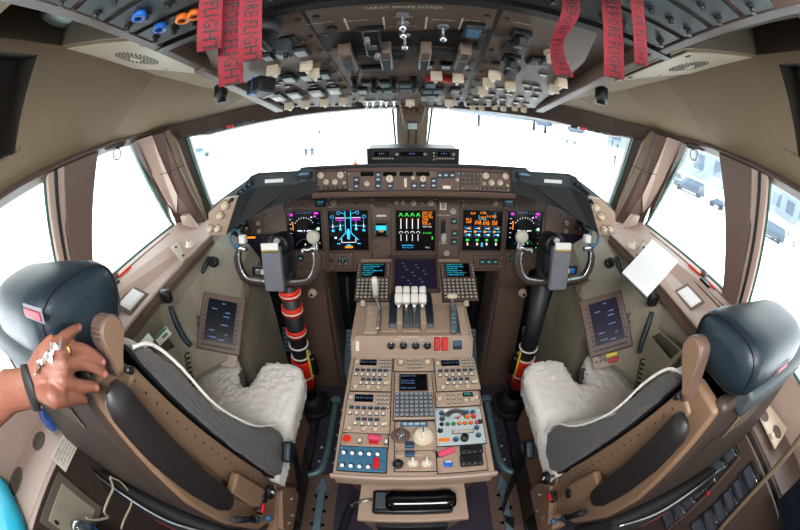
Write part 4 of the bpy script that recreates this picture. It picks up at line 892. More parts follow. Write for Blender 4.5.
for x, y, s_, z in ((403, 5, 'CARGO SMOKE SYSTEM', .011), (403, 15, 'OFF  AFT', .008), (403, 24.5, 'NORM  BOTH', .008), (356, 18.5, 'EMER LIGHTS', .007), (443, 18, 'SERV INTPH', .007), (471, 18.5, 'FUEL JETT', .007), (320, 21, 'TOWING PWR', .007), (522, 21.5, 'LANDING', .007), (420, 56, 'GEN 1 2', .007), (373, 72, 'BUS TIE', .007), (300, 47, 'HYD', .007)): b.text(s_, z, 'lettercream', PO.M(x, y, .0046))
obj('lettering', b, OP)
def ob(w, h, d=.010, face='slate', lit=None):
    def f(b):
        b.box(w*1.12, h*1.2, d*.6, 'black', base=True, bev=.001); b.box(w, h, d, face, base=True, bev=.001)
        if lit: b.box(w*.8, h*.7, .001, lit, T(0, 0, d+.0005))
    return f
def OU(par, name, key, f, x, y, sz=.02, lift=.004, rot=0): unit(OP, par, name, key, f, PO.M(x, y, lift, rot), sz)
def rectu(par, x0, y0, x1, y1, face='slate', lit=None, name='push_button', d=.010):
    M, w, h = PO.rect(x0, y0, x1, y1, .004); w = round(w, 3); h = round(h, 3)
    unit(OP, par, name, 'r%s%s%s%s' % (w, h, face, lit), ob(w, h, d, face, lit), M, max(w, h))
gd = guard('cream', .018, .03, .02); 
def gd(b): b.box(.02, .028, .018, 'cream', T(0, 0, .010), bev=.003); b.box(.028, .008, .026, 'cream', T(0, .012, .013), bev=.002); b.box(.008, .02, .008, 'white', T(0, -.002, .022), bev=.002)
def gds(b): b.box(.013, .018, .012, 'cream', T(0, 0, .006), bev=.002); b.box(.018, .006, .018, 'cream', T(0, .008, .009), bev=.0015)
def bk(b): b.cyl(.011, .006, 'black', n=12); b.lathe([(.008, .006), (.006, .024), (.009, .034), (.009, .042), (1e-5, .044)], 'black', n=12)
def cht(b): b.cyl(.010, .004, 'alu', n=10); b.cyl(.003, .022, 'steel', Matrix.Rotation(.3, 4, 'X'), n=8); b.ball(.0065, 'steel', T(0, -.007, .024), n=10)
def blackbox(b): b.box(.035, .035, .012, 'black', base=True, bev=.002); b.box(.016, .04, .02, 'dark', T(0, -.004, .02) @ Matrix.Rotation(.35, 4, 'X'), bev=.003); b.cyl(.004, .006, 'steel', T(0, .006, .03), n=8)
# left column
for a in ((263, 50, 274, 56), (276, 47, 290, 54), (294.5, 44.5, 309, 52)): rectu(colL, *a, 'slate', 'cdupan')
OU(colL, 'rotary_switch', 'bkL', lambda b: (b.cyl(.028, .03, 'dark', n=20, bev=.004), b.box(.014, .055, .02, 'black', T(0, 0, .04), bev=.005)), 266, 20, .05)
OU(colL, 'guarded_switch', 'bbL', lambda b: (b.box(.05, .035, .004, 'black', base=True), b.box(.026, .022, .03, 'slate', base=True, bev=.003), b.cyl(.005, .012, 'black', T(.005, 0, .03), n=8)), 285, 38, .05)
OU(colL, 'guarded_switch', 'bbM', lambda b: (b.box(.055, .05, .04, 'black', T(0, 0, .03) @ Matrix.Rotation(.5, 4, 'Z'), bev=.004), b.box(.01, .012, .044, 'blue', T(-.012, .014, .03)), b.box(.04, .006, .042, 'alu', T(.01, -.025, .03) @ Matrix.Rotation(.5, 4, 'Z'))), 262, 74, .06)
for a in ((282.5, 72, 296, 78.5), (301, 70, 311.6, 77), (321, 68.5, 330, 75)): rectu(colL, *a, 'slate', 'lens')
for x, y in ((275, 65), (308, 61), (315, 68.5)): OU(colL, 'switch_guard', 'gd', gd, x, y, .03)
for x, y in ((281.5, 79.5), (277, 82.5), (271, 85.5), (288, 84), (311.6, 81.4), (314, 84.5), (330, 79.5), (333, 83), (292, 80), (318, 78)): OU(colL, 'indicator_light', 'lt', ob(.018, .008, .004, 'dark', 'lens'), x, y, .012)
for a in ((272, 91, 284.6, 97), (289, 89, 301, 94.4), (310.6, 87, 322.6, 92.4), (329, 84.7, 340.7, 90)): rectu(colL, *a, 'cdupan', 'white', 'push_button', .012)
for x, y in ((290, 101.7), (306.4, 100), (325, 98.5), (344, 97)): OU(colL, 'switch_guard', 'gd', gd, x, y, .03)
for x, y in ((226, 62), (240, 70), (255, 50), (225, 40), (248, 88), (262, 96)): OU(colL, 'indicator_light', 'lt2', ob(.014, .010, .006, 'slate', None), x, y, .01)
# centre upper
for x, y in ((402.6, 12), (403.2, 20.7), (443, 24)): OU(colU, 'toggle_switch', 'cht', cht, x, y, .02)
OU(colU, 'toggle_switch', 'cht', cht, 404.7, 33, .02)
OU(colU, 'guarded_switch', 'tall', lambda b: (b.box(.045, .012, .012, 'black', T(0, .02, 0), base=True), b.box(.03, .09, .022, 'black', T(0, -.02, .0) @ Matrix.Rotation(-.15, 4, 'X'), base=True, bev=.004), b.cyl(.006, .012, 'steel', T(-.007, .012, .02), n=8), b.cyl(.006, .012, 'steel', T(.007, -.04, .03), n=8), b.box(.016, .016, .005, 'slate', T(0, -.015, .028), bev=.001)), 372, 30, .08)
rectu(colU, 464, 21, 481, 33, 'slate', 'blupanel'); OU(colU, 'guarded_switch', 'dm', lambda b: (b.cyl(.010, .006, 'black', n=6)), 331.5, 26, .012)
# recess boxes
for a in ((342, 42.5, 355.5, 61), (380.5, 40.5, 392, 59), (419, 40.5, 429.6, 59), (456, 41.5, 467, 60)):
    M, w, h = PO.rect(*a); b = MB(); b.box(w, h, .03, 'ovh', M, base=True, bev=.003); b.box(w*.82, h*.6, .006, 'slate', M @ T(0, -.15*h, .031), bev=.002); obj('generator_switch', b, OP)
for a in ((357, 49, 380, 54), (393, 49, 405, 54.5), (430, 48, 455, 53.5)): rectu(colC, *a, 'dark', None, 'indicator_bar')
for a in ((422, 60, 433, 64), (440, 60.5, 451, 64.5), (457.5, 59.5, 469, 64)): rectu(colC, *a, 'slate', 'lens')
rectu(colC, 361.5, 63.5, 386, 69, 'dark', None, 'indicator_bar')
for x, y in ((354.5, 76), (373.8, 77), (393.7, 76), (413.6, 76)): OU(colC, 'selector_knob', 'bk', bk, x, y, .025)
for x, y in ((435.8, 71.5), (457, 73.5)): OU(colC, 'switch_guard', 'gd', gd, x, y, .03)
b = MB(); b.box(.02, .012, .014, 'red', PO.M(429.6, 75.5, .01)); b.box(.04, .014, .014, 'red', PO.M(447, 76, .01), bev=.002); obj('red_guard', b, colC)
for a in ((362, 78.5, 371.5, 81.8), (380, 78.5, 390, 83.4), (398, 80, 417, 83.5), (398, 84.5, 417, 88.3), (425.4, 78.5, 436, 84), (373, 86, 383, 90), (384.5, 85.5, 394, 90), (422.5, 85.5, 432, 90), (433, 85.5, 443, 90), (421, 91.5, 438, 93)): rectu(colC, *a, 'slate', 'tealmetal')
for a in ((358, 85.5, 367.5, 90.5), (450, 85.5, 459.5, 90)): rectu(colC, *a, 'slate', 'cdupan')
for x in (367, 373, 381, 386, 394): OU(colC, 'toggle_switch', 'cht', cht, x, 99+(x % 3)*.5, .025)
for x, y in ((410, 98.5), (448.7, 99), (362, 96), (424, 95), (437, 95)): OU(colC, 'switch_guard', 'gds' if x not in (410, 448.7) else 'gd', gds if x not in (410, 448.7) else gd, x, y, .02)
# right column
OU(colR, 'guarded_switch', 'bbR', blackbox, 520, 31, .05); OU(colR, 'guarded_switch', 'bbR', blackbox, 511, 54.5, .05)
for a in ((504, 39, 520, 46.5), (506, 65, 518, 71.5), (527.5, 54, 538.5, 60.5), (539.5, 54.5, 550, 61)): rectu(colR, *a, 'slate', 'dark')
OU(colR, 'selector_knob', 'ck', lambda b: (b.cyl(.016, .006, 'cream', n=14), b.box(.014, .034, .02, 'cream', T(0, 0, .014), bev=.004)), 551, 50, .03); OU(colR, 'guarded_switch', 'dm', lambda b: (b.cyl(.010, .006, 'black', n=6)), 496, 61, .012)
for x, y in ((493, 70), (487, 78), (508.8, 81), (481.8, 86.5), (559.6, 78), (551.7, 84)): OU(colR, 'switch_guard', 'gd', gd, x, y, .03)
for x, y in ((526, 82.6), (535.7, 84), (528, 88.5), (537.8, 89.8), (543, 72.5), (512, 88), (500, 86.5), (508.8, 91.8), (491.5, 92.3), (520, 95.4), (476, 97), (489, 97.5), (503, 97), (534.7, 95.6), (516, 100.7), (525.8, 101.7)): OU(colR, 'indicator_light', 'ltw', ob(.020, .009, .005, 'cdupan', 'white'), x, y, .012)
for x, y in ((472, 104.5), (481, 105), (494, 104.5), (503, 106), (514, 105.5), (523, 107)): OU(colR, 'switch_guard', 'gds', gds, x, y, .02)
for k in range(26):
    x = 296+8.2*k
    if 355 < x < 400: continue
    OU(colC, 'indicator_light', 'tin', ob(.011, .008, .005, 'slate', None), x, 103.5-(1-((x-400)/110)**2)*.5, .008)
# dense small markings in rows
random.seed(3)
for par, xs_, ys_ in ((colL, (232, 345), (36, 95)), (colR, (500, 570), (30, 100)), (colC, (350, 465), (52, 96))):
    for k in range(16):
        OU(par, 'screw', 'scr', screw, random.uniform(*xs_), random.uniform(*ys_), .001)
# aft breaker strips
b = MB()
for k in range(4):
    v0 = .66+.075*k
    b.prism([PO.loc(-.445, v0, 0), PO.loc(.395, v0, 0), PO.loc(.395, v0+.062, 0), PO.loc(-.445, v0+.062, 0)], PO.n*.008, 'slate' if k else 'dark')
o = obj('breaker_strip', b, OP)
for k in range(4):
    for j in range(20):
        x = -.43+.0425*j
        unit(OP, o, 'circuit_breaker', 'cbk', lambda b: (b.cyl(.0075, .004, 'dark', n=10), b.cyl(.0045, .012, 'black', n=10)), PO.at(PO.loc(x, .685+.075*k, .008)), .015)
for x, y, m in ((142, 13, 'blue'), (162, 25, 'blue'), (185, 16, 'orange'), (197, 12, 'orange')):
    b = MB(); b.lathe([(.006, 0), (.0115, .002), (.012, .011), (.007, .012), (.006, .004)], m, PO.M(x, y-5, .008), n=16); b.cyl(.006, .008, 'black', PO.M(x, y-5, .008), n=10); obj('breaker_collar', b, OP)
b = MB()   # small black lamps hanging outside the rails
for s, x in ((-1, -.53), (1, .505)): b.lathe([(.016, 0), (.02, .02), (.02, .05), (.012, .055), (1e-5, .055)], 'black', T(x, .83, ozf(.83)-.03), n=14)
obj('map_lamp', b, OP)

# ================================================================== SPEAKERS AND CEILING LAMPS
for s in (-1, 1):
    side = 'left' if s < 0 else 'right'
    S = stations(s); n_ = ((S[5][1]-S[4][1]).cross(S[4][2]-S[4][1])).normalized(); n_ = n_ if n_.z < 0 else -n_
    PS = PL((S[4][1]+S[5][2])/2, n_)
    t = thing('ceiling_speaker', 'beige speaker plate with round drilled grille in the %s ceiling lining' % side, 'speaker', (s*.65, .65, 1.8), 'ceiling speakers')
    c0, c1, c2, c3 = S[4][1], S[5][1], S[5][2], S[4][2]
    e = lambda u, v: (c0*(1-v)+c1*v)*(1-u)+(c3*(1-v)+c2*v)*u
    b = MB(); b.prism([e(.03, .03), e(.03, .72), e(.95, .72), e(.95, .03)], n_*.006, 'plate', bev=.002); pl_ = obj('mounting_plate', b, t)
    Mg = PS.at(e(.47, .38)+n_*.0065)
    b = MB(); b.lathe([(.018, 0), (.016, .004), (1e-5, .005)], 'knobgrey', Mg, n=16)
    for r, n in ((.026, 14), (.036, 18), (.046, 24), (.056, 28), (.066, 32)):
        for k in range(n):
            a = 2*PI*k/n+r*30; b.cyl(.0032, .0008, 'black', Mg @ T(r*math.cos(a), r*math.sin(a)*.9, 0), n=6)
    obj('speaker_grille', b, t)
    for u, v, r in ((.12, .08, .006), (.85, .1, .008), (.88, .62, .008), (.15, .64, .006), (.5, .66, .005), (.08, .35, .005)):
        b = MB(); b.cyl(r, .002, 'black' if r > .007 else 'alu', PS.at(e(u, v)+n_*.006), n=10); obj('screw', b, t)
    t = thing('ceiling_lamp', 'oval pale glass lamp in a dark recess of the %s ceiling lining' % side, 'ceiling lamp', (s*.7, .33, 1.9), 'ceiling lamps')
    c = on(63, 16, 'z', 1.96) if s < 0 else on(722, 13, 'z', 1.96)
    M = PL(c, (0, -.3, -1)).at(c); b = MB(); b.lathe([(.085, .0), (.09, .008), (.078, .012), (.076, .004)], 'trimbrown', M, n=32); obj('lamp_rim', b, t)
    b = MB(); b.lathe([(.077, .004), (.06, .014), (.03, .020), (1e-5, .022)], 'lens', M, n=32); obj('lens', b, t)

# ================================================================== RED STREAMERS
def ribbon(x, y, d, wpx, text, label, flip=0, twist=0, sway=0, ln=None):
    P = CP+ray(x, y)*d; zt = ozf(P.y)-.006; Lh = zt-P.z
    wd = wpx/FPX*d; vd = (CP-P).normalized(); vd.z = 0; vd.normalize(); rx = V((0, 0, 1)).cross(vd); 
    if rx.x < 0: rx = -rx
    n = 16; rows = []
    for k in range(n+1):
        f = k/n; z = P.z+Lh*f; a = twist*math.sin(PI*min(1, f*1.3))*.9; off = sway*math.sin(f*5)
        c = V((P.x, P.y, z))+rx*off+vd*(.006*math.sin(f*7))
        r = rx*math.cos(a)+vd*math.sin(a); rows.append([c-r*wd/2, c+r*wd/2])
    b = MB(); b.grid(rows, 'ribbon', smooth=True); th = vd*-.001
    b.grid([[p+th for p in r] for r in rows], 'ribbon', smooth=True)
    o = obj('warning_streamer', b, None, label=label, cat='warning streamer', group='red streamers hanging from the overhead panel')
    vs, fs = textmesh(text, 1.0, 'LEFT'); L0 = max(v.x for v in vs); c = MB(); sc = Lh/L0*1.03; sy = wd*.86
    def mp(v):
        f = 1-min(1, max(0, (v.x*sc)/Lh+.0)); j = min(n-1, int(f*n)); g = f*n-j
        l = rows[j][0]*(1-g)+rows[j+1][0]*g; r = rows[j][1]*(1-g)+rows[j+1][1]*g; u = .5+v.y*sy/wd
        return l*(1-u)+r*u+vd*.0012
    if ln: pass
    c.raw([mp(v) for v in vs], fs, 'ink'); obj('printing', c, o); return o
ribbon(209, 50, 0.430, 24, 'RE FLIGHT', 'red streamer with black letters, leftmost of all and ending highest of the left cluster')
ribbon(231, 85, 0.447, 24, 'BEFORE FLIGHT', 'red streamer with black letters, longest and middle one of the left cluster')
ribbon(250, 61, 0.421, 23, 'BEFORE FLIGHT', 'red streamer with black letters, rightmost of the left cluster above the switches')
ribbon(565, 76, 0.482, 18, 'BEFORE FLIGHT', 'red streamer bent and twisted midway, hanging over the right part of the switch panel', twist=.9, sway=-.012)
ribbon(614, 78, 0.482, 20, 'BEFORE FLIGHT', 'red streamer with black letters, middle of the three on the right, beside the ceiling speaker')
ribbon(641, 65, 0.456, 13, 'BEFORE FLIGHT', 'narrow red streamer, rightmost of all, in front of the right ceiling speaker')
# ================================================================== PILOT SEATS
from mathutils import noise
def fluff(me, amp, sc, cuts=0, edge=.02):
    bm = bmesh.new(); bm.from_mesh(me)
    bmesh.ops.triangulate(bm, faces=[f for f in bm.faces if len(f.verts) > 4])
    for it in range(5):
        L_ = [e for e in bm.edges if e.calc_length() > edge]
        if not L_: break
        bmesh.ops.subdivide_edges(bm, edges=L_, cuts=1, use_grid_fill=True)
    bm.normal_update(); bmesh.ops.triangulate(bm, faces=bm.faces[:])
    bm.normal_update()
    for v in bm.verts:
        n = noise.noise(v.co*sc)+.6*noise.noise(v.co*sc*2.7+V((5, 1, 2)))
        v.co += v.normal*(n*amp)
    for f in bm.faces: f.smooth = True
    bm.to_mesh(me); bm.free()
def pilot_seat(s, k, label, px):
    t = thing('pilot_seat', label, 'pilot seat', (s*.68, .5, 0), 'pilot seats')
    Z = lambda z: z if z < .62 else .62+(z-.62)*k
    X = lambda u: s*(.43+u)
    P = lambda u, y, z: V((X(u), y, Z(z)))
    side = lambda pts, u: [P(u, y, z) for y, z in pts]
    # base
    b = MB(); b.prism([P(.03, .32, .30), P(.03, .80, .30), P(.50, .80, .30), P(.50, .32, .30)], (0, 0, .18), 'seattan', bev=.02)
    b.prism([P(.08, .38, .02), P(.08, .74, .02), P(.45, .74, .02), P(.45, .38, .02)], (0, 0, .29), 'shell', bev=.01)
    for u in (.11, .42): b.prism([P(u-.03, .25, 0), P(u-.03, .80, 0), P(u+.03, .80, 0), P(u+.03, .25, 0)], (0, 0, .03), 'black', bev=.004)
    b.prism([P(.0, .20, .50), P(.0, .36, .62), P(-.005, .40, .48), P(-.005, .3, .40), P(0, .2, .40)], (s*.05, 0, 0), 'seattan', bev=.006)
    obj('seat_base', b, t)
    # seat cushion cover, with the notch for the control column
    out = [(.0, .34), (.0, .82), (.02, .885), (.06, .905), (.17, .905), (.205, .88), (.215, .77), (.235, .745), (.27, .75), (.29, .78), (.30, .85), (.33, .905), (.40, .935), (.50, .93), (.56, .88), (.58, .80), (.55, .50), (.50, .34)]
    b = MB(); b.prism([(X(u), y, .505) for u, y in out], (0, 0, .115), 'fleece', bev=.028); o = obj('seat_cushion', b, t, label='white fleece seat cover'); fluff(o.data, .007, 75, edge=.014)
    b = MB(); b.ball(.05, 'greywool', T(X(.302), .82, .555), n=18, sx=.22, sy=1.0, sz=.9); obj('side_patch', b, o)
    # backrest
    fr_ = [(.37, .63), (.226, 1.318), (.262, 1.30), (.31, 1.19), (.341, 1.05), (.42, .87), (.51, .735), (.52, .60)]
    b = MB(); b.prism([V((X(.02), y, Z(z))) for y, z in fr_], (s*.46, 0, 0), 'fleece', bev=.018); o = obj('backrest_cover', b, t, label='white fleece back cover'); fluff(o.data, .005, 60, edge=.03)
    flank = [(.362, .655), (.228, 1.302), (.268, 1.275), (.30, 1.20), (.333, 1.05), (.41, .87), (.50, .74), (.515, .66), (.47, .60), (.40, .60)]
    for u0, d in ((-.008, .034), (.474, .034)):
        b = MB(); b.prism(side(flank, u0), (s*d, 0, 0), 'greywool', bev=.008); q = obj('side_bolster', b, t, label='grey woollen side of the back cover'); fluff(q.data, .003, 70, edge=.03)
        b = MB(); b.tube(side([(.232, 1.31), (.272, 1.282), (.306, 1.20), (.34, 1.05), (.418, .87), (.507, .745), (.522, .66)], u0+(0 if u0 < .2 else .034)), .0032, 'fleece', n=8); obj('fleece_edge', b, q)
    b = MB(); b.prism(side([(.362, .64), (.220, 1.32), (.228, 1.32), (.372, .645)], -.004), (s*.5, 0, 0), 'black', bev=.003); obj('backrest_pad', b, t)
    # frame sides
    for u0 in (.0, .47):
        b = MB(); b.prism(side([(.207, 1.32), (.352, .66), (.33, .58), (.24, .56), (.17, .66), (.125, .85), (.112, 1.0), (.128, 1.32)], u0), (s*.03, 0, 0), 'seattan', bev=.008); fo = obj('side_frame', b, t)
        if u0 == 0:
            b = MB(); b.prism(side([(.220, 1.285), (.338, .74), (.330, .69), (.285, .675), (.258, .70), (.170, 1.27)], -.006), (s*.02, 0, 0), 'seattan', bev=.006)
            for j in range(16):
                f = j/15; b.cyl(.0022, .0012, 'black', frame(P(-.0075, .202+.095*f, 1.27-.48*f), (0, s, 0), (0, 0, 1)), n=6)
            b.cyl(.004, .003, 'alu', frame(P(-.008, .303, .765), (0, -s, 0), (0, 0, 1)), n=8)
            obj('recline_plate', b, fo)
    # armrests folded up against the sides
    for u0, sg in ((-.035, 1), (.535, -1)):
        b = MB(); rows = []
        pts = [(.215, 1.275, .006), (.217, 1.268, .018), (.218, 1.245, .024), (.220, 1.15, .027), (.226, 1.03, .027), (.236, .92, .025), (.242, .885, .019)]
        for y, z, r in pts:
            rows.append([V((X(u0)+s*sg*.62*r*math.cos(a)*1.1, y-(.074 if s < 0 else .060)+r*1.2*math.sin(a)*.98, Z(z)+(.046 if s < 0 else .006)+r*.25*math.sin(a))) for a in [2*PI*j/16 for j in range(16)]])
        b.grid(rows, 'armrest', closed_u=True); b.poly(rows[0], 'armrest'); b.poly(rows[-1][::-1], 'armrest'); ar = obj('armrest', b, t)
        b = MB(); b.prism([P(u0-.004*sg, y, z) for y, z in ((.19, .93), (.245, .93), (.275, .78), (.262, .735), (.235, .74), (.205, .80))], (s*sg*.022, 0, 0), 'seattan', bev=.006); b.cyl(.015, .004, 'black', frame(P(u0-.0045*sg, .250, .765), (0, -s*sg, 0), (0, 0, 1)), n=16) if sg == 1 else None; obj('armrest_bracket', b, ar)
    # back shell
    rear = [(.118, 1.335), (.104, 1.0), (.125, .80), (.19, .56)]
    b = MB(); b.prism([P(.012, y, z) for y, z in rear]+[P(.012, y+.035, z) for y, z in rear[::-1]], (s*.476, 0, 0), 'shell', bev=.012); sh = obj('back_shell', b, t)
    Fm = frame(P(.25, .1005, 1.15), (1, 0, 0), P(.25, .118, 1.335)-P(.25, .104, 1.0)); dY = .0
    b = MB(); M = frame(P(.25, .104, 1.0)+V((0, -.002, 0)), (1, 0, 0), P(.25, .118, 1.335)-P(.25, .104, 1.0))
    for p, q in (((-.19, -.02), (-.19, .2)), ((-.19, .2), (.19, .2)), ((.19, .2), (.19, -.02)), ((.19, -.02), (-.19, -.02))): b.line(p, q, .003, 'black', M)
    obj('shell_seam', b, sh)
    b = MB(); c = V((s*-.07 if s < 0 else -.07, .20, 0)); Mp = M @ T(-.06 if s > 0 else .06, .235*k, .001)
    b.box(.12, .06, .002, 'lining', Mp, bev=.0008)
    for j in range(5): b.box(.10, .005, .0006, 'shell', Mp @ T(0, .025-.012*j, .0013))
    obj('placard', b, sh)
    b = MB(); b.prism([P(.02, .095, .86), P(.02, .06, .80), P(.02, .085, .62), P(.02, .17, .60), P(.02, .12, .84)], (s*.46, 0, 0), 'pouch', bev=.012); po = obj('rear_pouch', b, t)
    b = MB(); b.box(.11, .004, .012, 'tagred', frame(P(.2, .066, .78), (1, 0, 0), (0, .12, 1)), bev=.001); b.tube([P(.02, .085, .868), P(.15, .07, .862), P(.3, .075, .865), P(.48, .085, .868)], .004, 'alu', n=6); obj('pouch_trim', b, po)
    # top cap
    b = MB(); b.prism([P(.06, .095, 1.31), P(.06, .095, 1.365), P(.06, .18, 1.385), P(.06, .21, 1.31)], (s*.39, 0, 0), 'slate', bev=.010); obj('top_cap', b, t)
    # headrest
    b = MB(); rows = []; cy, cz, ry, rz = .190, 1.398, .084, .054
    us = [(.0, .35), (.002, .7), (.010, .90), (.03, 1.0), (.10, 1.02), (.20, 1.0), (.28, .98), (.315, .9), (.335, .7), (.340, .4)]
    n = 28
    for u, r in us:
        row = []
        for j in range(n):
            a = 2*PI*j/n; c_, s_ = math.cos(a), math.sin(a); e = .72
            yy = ry*r*math.copysign(abs(c_)**e, c_); zz = rz*r*math.copysign(abs(s_)**e, s_)
            row.append(P(u, cy+yy+.15*zz, cz+zz-.12*yy))
        rows.append(row)
    b.grid(rows, 'leather', closed_u=True); b.poly(rows[0], 'leather'); b.poly(rows[-1][::-1], 'leather'); hd = obj('headrest', b, t, label='dark blue-black leather headrest')
    b = MB(); b.tube([p+V((0, 0, 0)) for p in rows[2]], .0022, 'black', closed=True, sub=2, n=6); obj('seam', b, hd)
    b = MB(); pr = on(34, 312, 'y', .112) if s < 0 else P(.17, .105, 1.40); b.box(.062, .010, .003, 'tagred', frame(pr+V((0, -.004, 0)), (1, 0, 0), (0, .25, 1)), bev=.001); b.box(.070, .017, .002, 'padgrey', frame(pr+V((0, -.002, 0)), (1, 0, 0), (0, .25, 1)), bev=.001); obj('name_tag', b, hd)
    # hinge cover (teardrop)
    for xx, th in ((s*.402, .03), (s*(.43+.372), .03)):
        c = on(px['c'][0], px['c'][1], 'x', s*.402); q = on(px['t'][0], px['t'][1], 'x', s*.402); r = px['r']
        d = (q-c); d.x = 0; L_ = d.length; d.normalize(); nn = V((0, d.z, -d.y)); pts = []
        for j in range(15):
            a = PI*(j/14)*1.15-PI*.075; pts.append(c + nn*(r*math.cos(a)) - d*(r*math.sin(a)))
        pts.append(q-nn*.006); pts.append(q+nn*.006)
        b = MB(); off = V((xx-s*.402, 0, 0)); b.prism([p+off for p in pts], (s*th, 0, 0), 'brown', bev=.004); b.prism([p*.86+c*.14+off+V((-s*.002, 0, 0)) for p in pts] if xx == s*.402 else [p+off for p in pts], (s*.004, 0, 0), 'seattan', bev=.001)
        if xx == s*.402: b.cyl(.006, .012, 'black', frame(q+V((-s*.004, .012, .004)), (0, -s, 0), (0, 0, 1)), n=10)
        obj('hinge_cover', b, t)
    # controls at the inboard rear corner
    b = MB(); c = on(px['k'][0], px['k'][1], 'x', s*.395); b.cyl(.024, .014, 'black', frame(c, (0, -s, 0), (0, 0, 1)) @ T(0, 0, -.007), n=8, bev=.003); b.cyl(.006, .03, 'steel', frame(c+V((s*.03, 0, 0)), (0, -s, 0), (0, 0, 1)), n=8); b.box(.004, .006, .014, 'white', T(c+V((-s*.008, 0, 0)))); obj('adjust_knob', b, t)
    b = MB(); c2 = on(px['r2'][0], px['r2'][1], 'x', s*.40); b.box(.02, .035, .03, 'black', T(c2), bev=.004)
    for j in (-1, 0, 1): b.cyl(.005, .006, 'red', frame(c2+V((-s*.010, j*.009, .004)), (0, -s, 0), (0, 0, 1)), n=8)
    obj('red_release', b, t)
    b = MB(); l0 = on(px['l0'][0], px['l0'][1], 'x', s*.39); l1 = on(px['l1'][0], px['l1'][1], 'x', s*.38); b.rod(l0, l1, .009, 'black', n=10); b.ball(.013, 'leather', T(l1), n=10); b.rod(l1, l0*-.6+l1*1.6, .004, 'steel'); b.ball(.011, 'btn', T(l0*-.65+l1*1.65), n=10); obj('release_lever', b, t)
    b = MB(); b.prism(side([(.22, .52), (.34, .60), (.40, .50), (.40, .42), (.22, .42)], .0), (s*-.02, 0, 0), 'seattan', bev=.004)
    for y, z in ((.26, .48), (.30, .45), (.35, .5)): b.cyl(.006, .004, 'alu', frame(P(-.021, y, z), (0, -s, 0), (0, 0, 1)), n=8)
    obj('control_bracket', b, t)
    return t
SL = pilot_seat(-1, 1.0, 'left pilot seat with white fleece cover and a hand on its leather headrest', dict(c=(113, 333), t=(122, 377), r=.024, k=(270, 492), r2=(259, 508), l0=(232, 520), l1=(255, 519)))
SR = pilot_seat(1, .89, 'right pilot seat with white fleece cover and bare leather headrest nobody touches', dict(c=(691, 352), t=(683, 402), r=.026, k=(546, 478), r2=(553, 497), l0=(585, 512), l1=(565, 518)))
# lap belts
for s, nm in ((-1, 'left'), (1, 'right')):
    px = (lambda a, c: a) if s < 0 else (lambda a, c: c)
    t = thing('seat_belt', 'black seat belt with %s hanging at the inboard side of the %s seat' % ('blue-black buckle' if s < 0 else 'slack strap', nm), 'seat belt', (s*.40, .45, .3), 'seat belts')
    if s < 0: pts = [(292, 448, .62), (296, 462, .50), (300, 485, .36), (300, 505, .24)]
    else: pts = [(524, 455, .60), (517, 472, .48), (508, 492, .34), (502, 515, .22), (514, 524, .16)]
    P3 = [on(x, y, 'x', s*(.40+.02*i/3)) for i, (x, y, z) in enumerate(pts)]
    rows = []
    for i, p in enumerate(P3):
        d = (P3[min(i+1, len(P3)-1)]-P3[max(0, i-1)]).normalized(); w_ = d.cross(V((s, 0, 0))).normalized()*.024; rows.append((p, w_))
    b = MB(); b.grid([[p-w_, p+w_] for p, w_ in rows], 'black'); b.grid([[p-w_+V((-s*.003, 0, 0)), p+w_+V((-s*.003, 0, 0))] for p, w_ in rows], 'black'); obj('strap', b, t)
    b = MB(); c = on(288, 452, 'x', -.39) if s < 0 else on(528, 450, 'x', .40); b.box(.03, .07, .045, 'leather', T(c) @ Matrix.Rotation(.5*1, 4, 'X'), bev=.010, seg=3); b.box(.034, .03, .02, 'steel' if s > 0 else 'black', T(c+V((0, .02, -.015))), bev=.004); obj('buckle', b, t)
